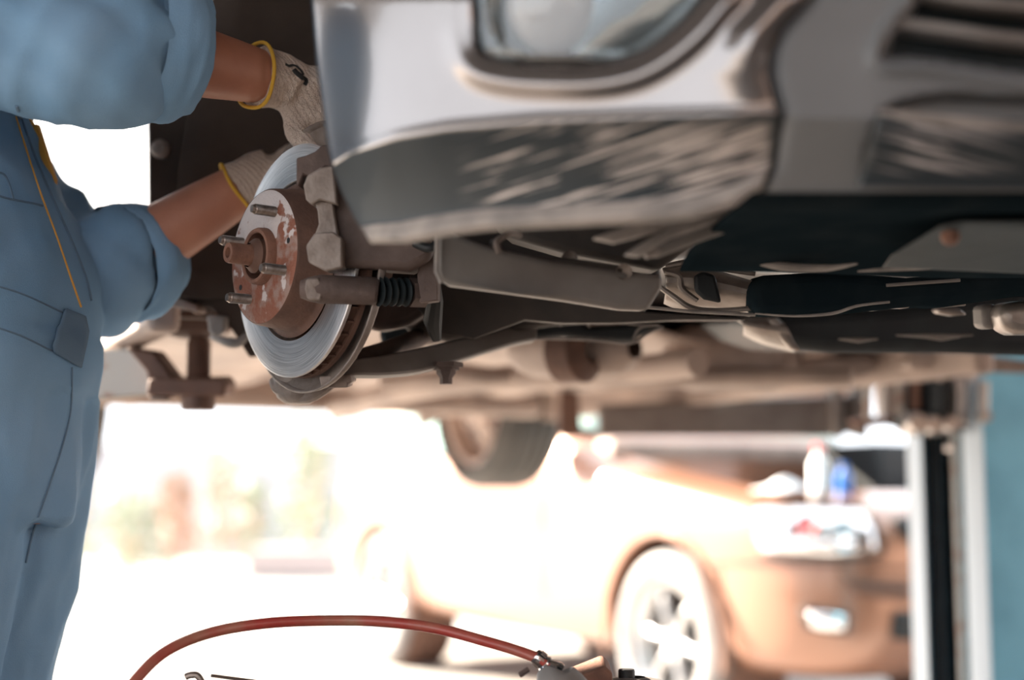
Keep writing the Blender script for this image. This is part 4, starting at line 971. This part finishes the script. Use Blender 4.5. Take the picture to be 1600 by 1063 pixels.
# gloves
def glove(w_, arm0, h, name, seed):
    g_ = MB(); ax = (w_-arm0).normalized()
    g_.tube([w_ - ax*.038, w_ - ax*.02, w_, w_ + h['fdir'].normalized()*.02], [.0400,.0375,.036,.034], 24)
    hand(g_, w_, grow=.0045, **h)
    def kn(p, n_): 
        return .0022*noise.noise(p*70) + .003*noise.noise(p*26 + V(seed,0,0)) - .003*abs(noise.noise(p*20))
    me_ = baked(g_, .0035, 3, kn); return place(me_, name, M['glove'], man, 80), me_
gN, gm = glove(WRN, ELN, hN, 'knit_glove', 2); gF, _ = glove(WRF, ELF, hF, 'knit_glove', 8)
for g_, w_, a0 in ((gN, WRN, ELN), (gF, WRF, ELF)):
    ax = (w_-a0).normalized(); x, y, _ = basis(ax); c = w_ - ax*.039
    setp(MB().tube([c + (x*math.cos(t)+y*math.sin(t))*(.0405 + .001*math.sin(5*t)) + ax*.002*math.sin(3*t) for t in [2*math.pi*i/40 for i in range(41)]], .0024, 8).build('glove_edging', M['trim'], None), g_)
# black marker scrawl on the back of the near glove
gb = bvh_of(gm)
gmw = gN.matrix_basis
def ghit(x, y):
    inv = gmw.inverted(); d = (P(x, y, 1) - CAM).normalized(); p, n_, i, t = gb.ray_cast(inv @ CAM, d)
    return (None, None) if p is None else (gmw @ p, n_ if n_.dot(d) < 0 else -n_)
for pts, r in (([(446,100),(452,103),(458,102),(465,104)], .0022), ([(459,108),(463,113),(468,117),(472,119)], .0052), ([(470,120),(475,122),(479,126),(476,133)], .0034), ([(464,104),(470,110),(474,116)], .0026)):
    hs = [ghit(p.x, p.y) for p in smooth_path([V(a, b, 0) for a, b in pts], 4)]; hs = [h_ for h_ in hs if h_[0] is not None]
    if len(hs) > 1: setp(MB().tube([p - n_*r*.55 for p, n_ in hs], r, 8).build('ink_mark', M['ink'], None), gN)
# seams, placket, waistband, tab
drape_strip(cbv, [(24,182),(36,220),(62,300),(88,370),(112,440),(126,480)], .0022, .0016, 'placket_piping', M['thread'], man, 6)
drape_strip(cbv, [(26,165),(52,240),(82,312),(108,370),(132,430),(142,470)], .003, .002, 'placket_edge', M['denimd'], man, 6)
drape_strip(cbv, [(-60,440),(-20,444),(30,458),(80,480),(120,500)], .0018, .0015, 'waist_seam', M['denimd'], man, 6)
drape_strip(cbv, [(-60,500),(-20,508),(30,524),(80,548),(120,566)], .0018, .0015, 'waist_seam', M['denimd'], man, 6)
tb_ = drape_patch(cbv, [(76,548),(98,482),(128,492),(134,520),(122,574)], .004, .003, 'waist_tab', M['denimd'], man, 8, 8)
drape_strip(cbv, [(112,574),(110,640),(96,700),(76,760),(52,830),(40,880)], .002, .0014, 'trouser_seam', M['denimd'], man, 6)
drape_strip(cbv, [(122,578),(120,650),(116,740),(104,850),(96,960)], .002, .0014, 'trouser_seam', M['thread'], man, 6) if False else None
drape_strip(cbv, [(-20,300),(10,310),(50,318),(66,322)], .0022, .0016, 'pocket_seam', M['denimd'], man, 6)
drape_strip(cbv, [(-20,268),(4,272),(14,290),(20,312)], .0022, .0016, 'pocket_seam', M['denimd'], man, 6)
slab([(30,172),(44,180),(52,195),(58,193),(76,250),(86,280),(84,312),(92,330),(70,300),(50,250)], .012, 1.80).build('sunlit_chest_flap', M['thread'], man, bevel=.002)  # ochre paints warm sunlight onto this flap of the coverall
slab([(106,352),(118,360),(136,366),(134,378),(120,372),(108,364)], .006, 1.86).build('name_tag', M['thread'], man, bevel=.001)
# head details, hair, boots
for s_ in (1, -1):
    MB().lathe([(.0001,.011),(.007,.009),(.0115,0),(.007,-.009),(.0001,-.011)], hc + FD*.078 + UP*.012 + SD*.031*s_, FD, 14).build('eye', M['white'], man)
    MB().lathe([(.0001,.0125),(.004,.0115),(.0055,.008)], hc + FD*.078 + UP*.012 + SD*.031*s_, FD, 12).build('iris', M['ink'], man)
hb = []
for z, rf, rs, of in ((-.06,.060,.062,-.035),(-.02,.085,.074,-.018),(.03,.098,.082,-.012),(.075,.098,.080,-.010),(.105,.078,.066,-.010),(.128,.045,.04,-.012),(.138,.012,.012,-.012)):
    hb.append(el(hc + UP*(z+.01) + FD*(of-.006), rf, rs, 24))
MB().loft(hb).build('hair', M['hair'], man, sub=1)
for s_ in (1, -1):
    fc = silh(2040) - V(.09, -.05, 0) + SD*s_*.11; fc.z = 0
    rings = []
    for t, wd_, h_ in ((-.09,.035,.12),(-.06,.048,.15),(0,.052,.15),(.04,.052,.11),(.10,.056,.085),(.16,.052,.07),(.195,.03,.045)):
        c = fc + FD*t; rings.append([c + SD*wd_*math.cos(a)*(1 if math.sin(a) < .3 else .85) + UP*max(.002, h_*.5+h_*.5*math.sin(a)) for a in [2*math.pi*i/16 for i in range(16)]])
    MB().loft(rings).build('boot', M['boot'], man, sub=1)
# ---------------------------------------------------------------- tool trolley with air hose and wrench
tr = thing('tool_trolley', V(-.15, 1.62, 0), 'dark steel tool trolley standing below the brake disc', 'trolley')
TZ = .655
TC = V(-.15, 1.62, TZ)
MB().box(TC, (.86, .5, .012)).build('top_tray', M['arm'], tr, bevel=.004)
for a, s_ in ((V(0,-.25,.012),(.86,.006,.03)),(V(0,.25,.012),(.86,.006,.03)),(V(-.43,0,.012),(.006,.5,.03)),(V(.43,0,.012),(.006,.5,.03))):
    MB().box(TC + a, s_).build('tray_rim', M['arm'], tr)
MB().box(V(-.15,1.62,.25), (.84, .48, .012)).build('lower_tray', M['arm'], tr, bevel=.004)
for i in (-1, 1):
    for j in (-1, 1):
        MB().box(V(-.15+.40*i, 1.62+.22*j, .365), (.03,.03,.57)).build('upright', M['arm'], tr, bevel=.003)
        MB().lathe([(.0001,-.016),(.035,-.016),(.045,-.008),(.045,.008),(.035,.016),(.0001,.016)], V(-.15+.40*i, 1.62+.22*j, .045), V(1,0,0), 20).build('castor', M['rubber'], tr)
hz = lambda x, y, d: P(x, y, d)
hp = smooth_path([P(150,1150,1.50), P(176,1115,1.50), P(212,1063,1.52), P(260,1018,1.55), P(330,989,1.58), P(420,974,1.60), P(520,970,1.62), P(600,972,1.62), P(680,982,1.61), P(760,1003,1.59), P(810,1018,1.58), P(842,1031,1.57), P(860,1045,1.57)], 10)
def hose_mat():
    m = mat('red_rubber_hose', (.42,.05,.04,1), .42, 0, (.40,.20,.13,1), 18, .42, .75, coat=.3); return m
ho = MB().tube(hp, .0062, 20).build('air_hose', hose_mat()); tag(ho, 'red rubber air hose arching over the tool trolley to the clamped wrench', 'hose')
ir = MB()
dv = (P(900,1080,1.57) - P(842,1029,1.57)).normalized()
a0 = P(840,1028,1.572)
iw = thing('air_wrench', TC + V(.25, 0, .006), 'grey air wrench clamped to the end of the red hose', 'air tool')
MB().lathe([(.0078,-.004),(.0085,-.002),(.0085,.009),(.0095,.010),(.0095,.012),(.0082,.013),(.012,.020),(.0135,.024),(.0135,.028)], a0, dv, 28).build('hose_ferrule', M['chrome'], iw)
MB().tube([a0 + V(-.010,-.004,-.002) - UP*.010, a0 + V(-.020,-.006,-.004) - UP*.014], .003, 8).build('clamp_screw', M['castd'], iw)
x_, y_, _ = basis(dv)
for k in range(9):
    a = 2*math.pi*k/9; MB().box(a0 + dv*.003 + (x_*math.cos(a)+y_*math.sin(a))*.0088, (.0016,.0022,.007), (x_*math.cos(a)+y_*math.sin(a), y_*math.cos(a)-x_*math.sin(a), dv)).build('clamp_tooth', M['bolt'], iw) if k < 9 else 0
MB().tube(smooth_path([a0 + dv*.026, P(868,1060,1.57), P(888,1085,1.57), P(905,1110,1.57), P(925,1135,1.57)], 5), [.014,.023,.026,.026,.024], 24, flat=1.0).build('handle', M['steel'], iw)
MB().tube([P(820,1165,1.56), P(880,1150,1.57), P(960,1142,1.58), P(1010,1140,1.59)], [.020,.034,.034,.026], 24).build('motor_housing', M['steel'], iw)
MB().tube([P(1005,1140,1.59), P(1060,1138,1.60)], .010, 12).build('anvil', M['chrome'], iw)
bx = slab([(890,1063),(945,1041),(957,1052),(960,1190),(890,1190)], .06, 1.66).build('grease_box', M['orange_box'] if 'orange_box' in M else M['rust'], None, bevel=.003)
tag(bx, 'brown box with a slanted lid on the tool trolley beside the wrench', 'box')
jr = MB().lathe([(.0001,0),(.035,0),(.036,.10),(.030,.112),(.018,.116)], V(P(985,1063,1.70).x, P(985,1063,1.70).y, TZ+.006), UP, 28)
jz = P(985,1058,1.70).z - (TZ+.006)
jr = MB().lathe([(.0001,0),(.042,0),(.043,jz-.02),(.034,jz-.004),(.014,jz)], V(P(990,1063,1.70).x, P(990,1063,1.70).y, TZ+.006), UP, 28).build('oil_can', M['steel'], None)
tag(jr, 'small round grey can with a black lid on the tool trolley', 'can')
setp(MB().lathe([(.0001,jz+.009),(.009,jz+.009),(.010,jz+.007),(.010,jz-.004)], V(P(979,1063,1.70).x, P(990,1063,1.70).y, TZ+.006), UP, 20).build('lid', M['seam'], None), jr)
b1, b2 = P(330,1056,1.56), P(420,1068,1.60)
dr = thing('screwdriver', b1, 'thin steel rod tool leaning on the tool trolley under the hose', 'tool')
MB().tube([b1, b2, b2 + (b2-b1)*.6], .0022, 10).build('shaft', M['bolt'], dr)
MB().tube([b2 + (b2-b1)*.55, b2 + (b2-b1)*1.5], [.008,.012,.012,.008], 14).build('grip', M['seam'], dr)
pk = MB().tube(smooth_path([P(290,1058,1.56), P(300,1055,1.56), P(312,1060,1.56), P(330,1100,1.56), P(345,1140,1.57)], 5), .004, 10).build('hook_tool', M['bolt']); tag(pk, 'bent steel hook tip left of the thin rod tool', 'tool')
# ---------------------------------------------------------------- yard plants, pots, kerb
def bush(x, d, w_, h_, m_, label, name='shrub', n=500, cat='plant', leaf=.07, stem=True):
    c = P(x, 800, d); c.z = 0; o = thing(name, c, label, cat, 'plants along the yard wall'); mb_ = MB(); rnd = random.Random(int(x))
    for i in range(n):
        a = rnd.uniform(0, 2*math.pi); z = rnd.uniform(.15, 1)*h_; r = w_*.5*math.sqrt(rnd.random())*(1.05 - .5*(z/h_))
        p = c + V(math.cos(a)*r, math.sin(a)*r, z); t = V(rnd.gauss(0,1), rnd.gauss(0,1), rnd.gauss(.2,.6)).normalized(); s_ = t.cross(V(rnd.gauss(0,1), rnd.gauss(0,1), 1)).normalized()
        l_ = leaf*rnd.uniform(.7,1.4); mb_.add([p - t*l_, p + s_*l_*.4, p + t*l_, p - s_*l_*.4], [(0,1,2,3)])
    mb_.build('foliage', m_, o, flat=True, fix=False)
    sm_ = MB()
    for k in range(5):
        a = k*1.3; sm_.tube([c, c + V(math.cos(a)*w_*.15, math.sin(a)*w_*.15, h_*.5), c + V(math.cos(a)*w_*.25, math.sin(a)*w_*.25, h_*.85)], [.025,.015,.006], 6)
    sm_.build('stem', M['pot'], o)
    return o
bush(120, 18.5, .6, 1.4, M['green'], 'pale green shrub showing just right of the mechanic', n=300)
bush(205, 16.6, 1.0, 1.0, M['pale'], 'pale leafy shrub left of the orange-leaved plants', n=500)
bush(275, 18, .7, 1.3, M['orange'], 'orange-leaved plant left of the tallest pinkish stem', n=450)
bush(345, 19.6, .8, 1.6, M['orange'], 'orange-leaved plant right of the tallest pinkish stem', n=350)
bush(395, 18.7, .6, 1.2, M['pale'], 'small pale green plant between the orange plants and the brick planter', n=300)
bush(480, 20.0, 1.1, 2.1, M['green'], 'tall green shrub rising above the pink brick planter', n=600)
def on_ground(x, d): p = P(x, 800, d); return V(p.x, p.y, 0)
tag(MB().box(on_ground(470, 17.8) + UP*.17, (1.25, .5, .34)).build('brick_planter', M['brick'], bevel=.02), 'low pink brick planter beneath the tall green shrub', 'planter')
po = MB().tube([on_ground(320, 19), on_ground(320, 19) + UP*2.0], .035, 10).build('garden_pole', M['brick']); tag(po, 'thin pinkish pole standing among the orange plants', 'pole')
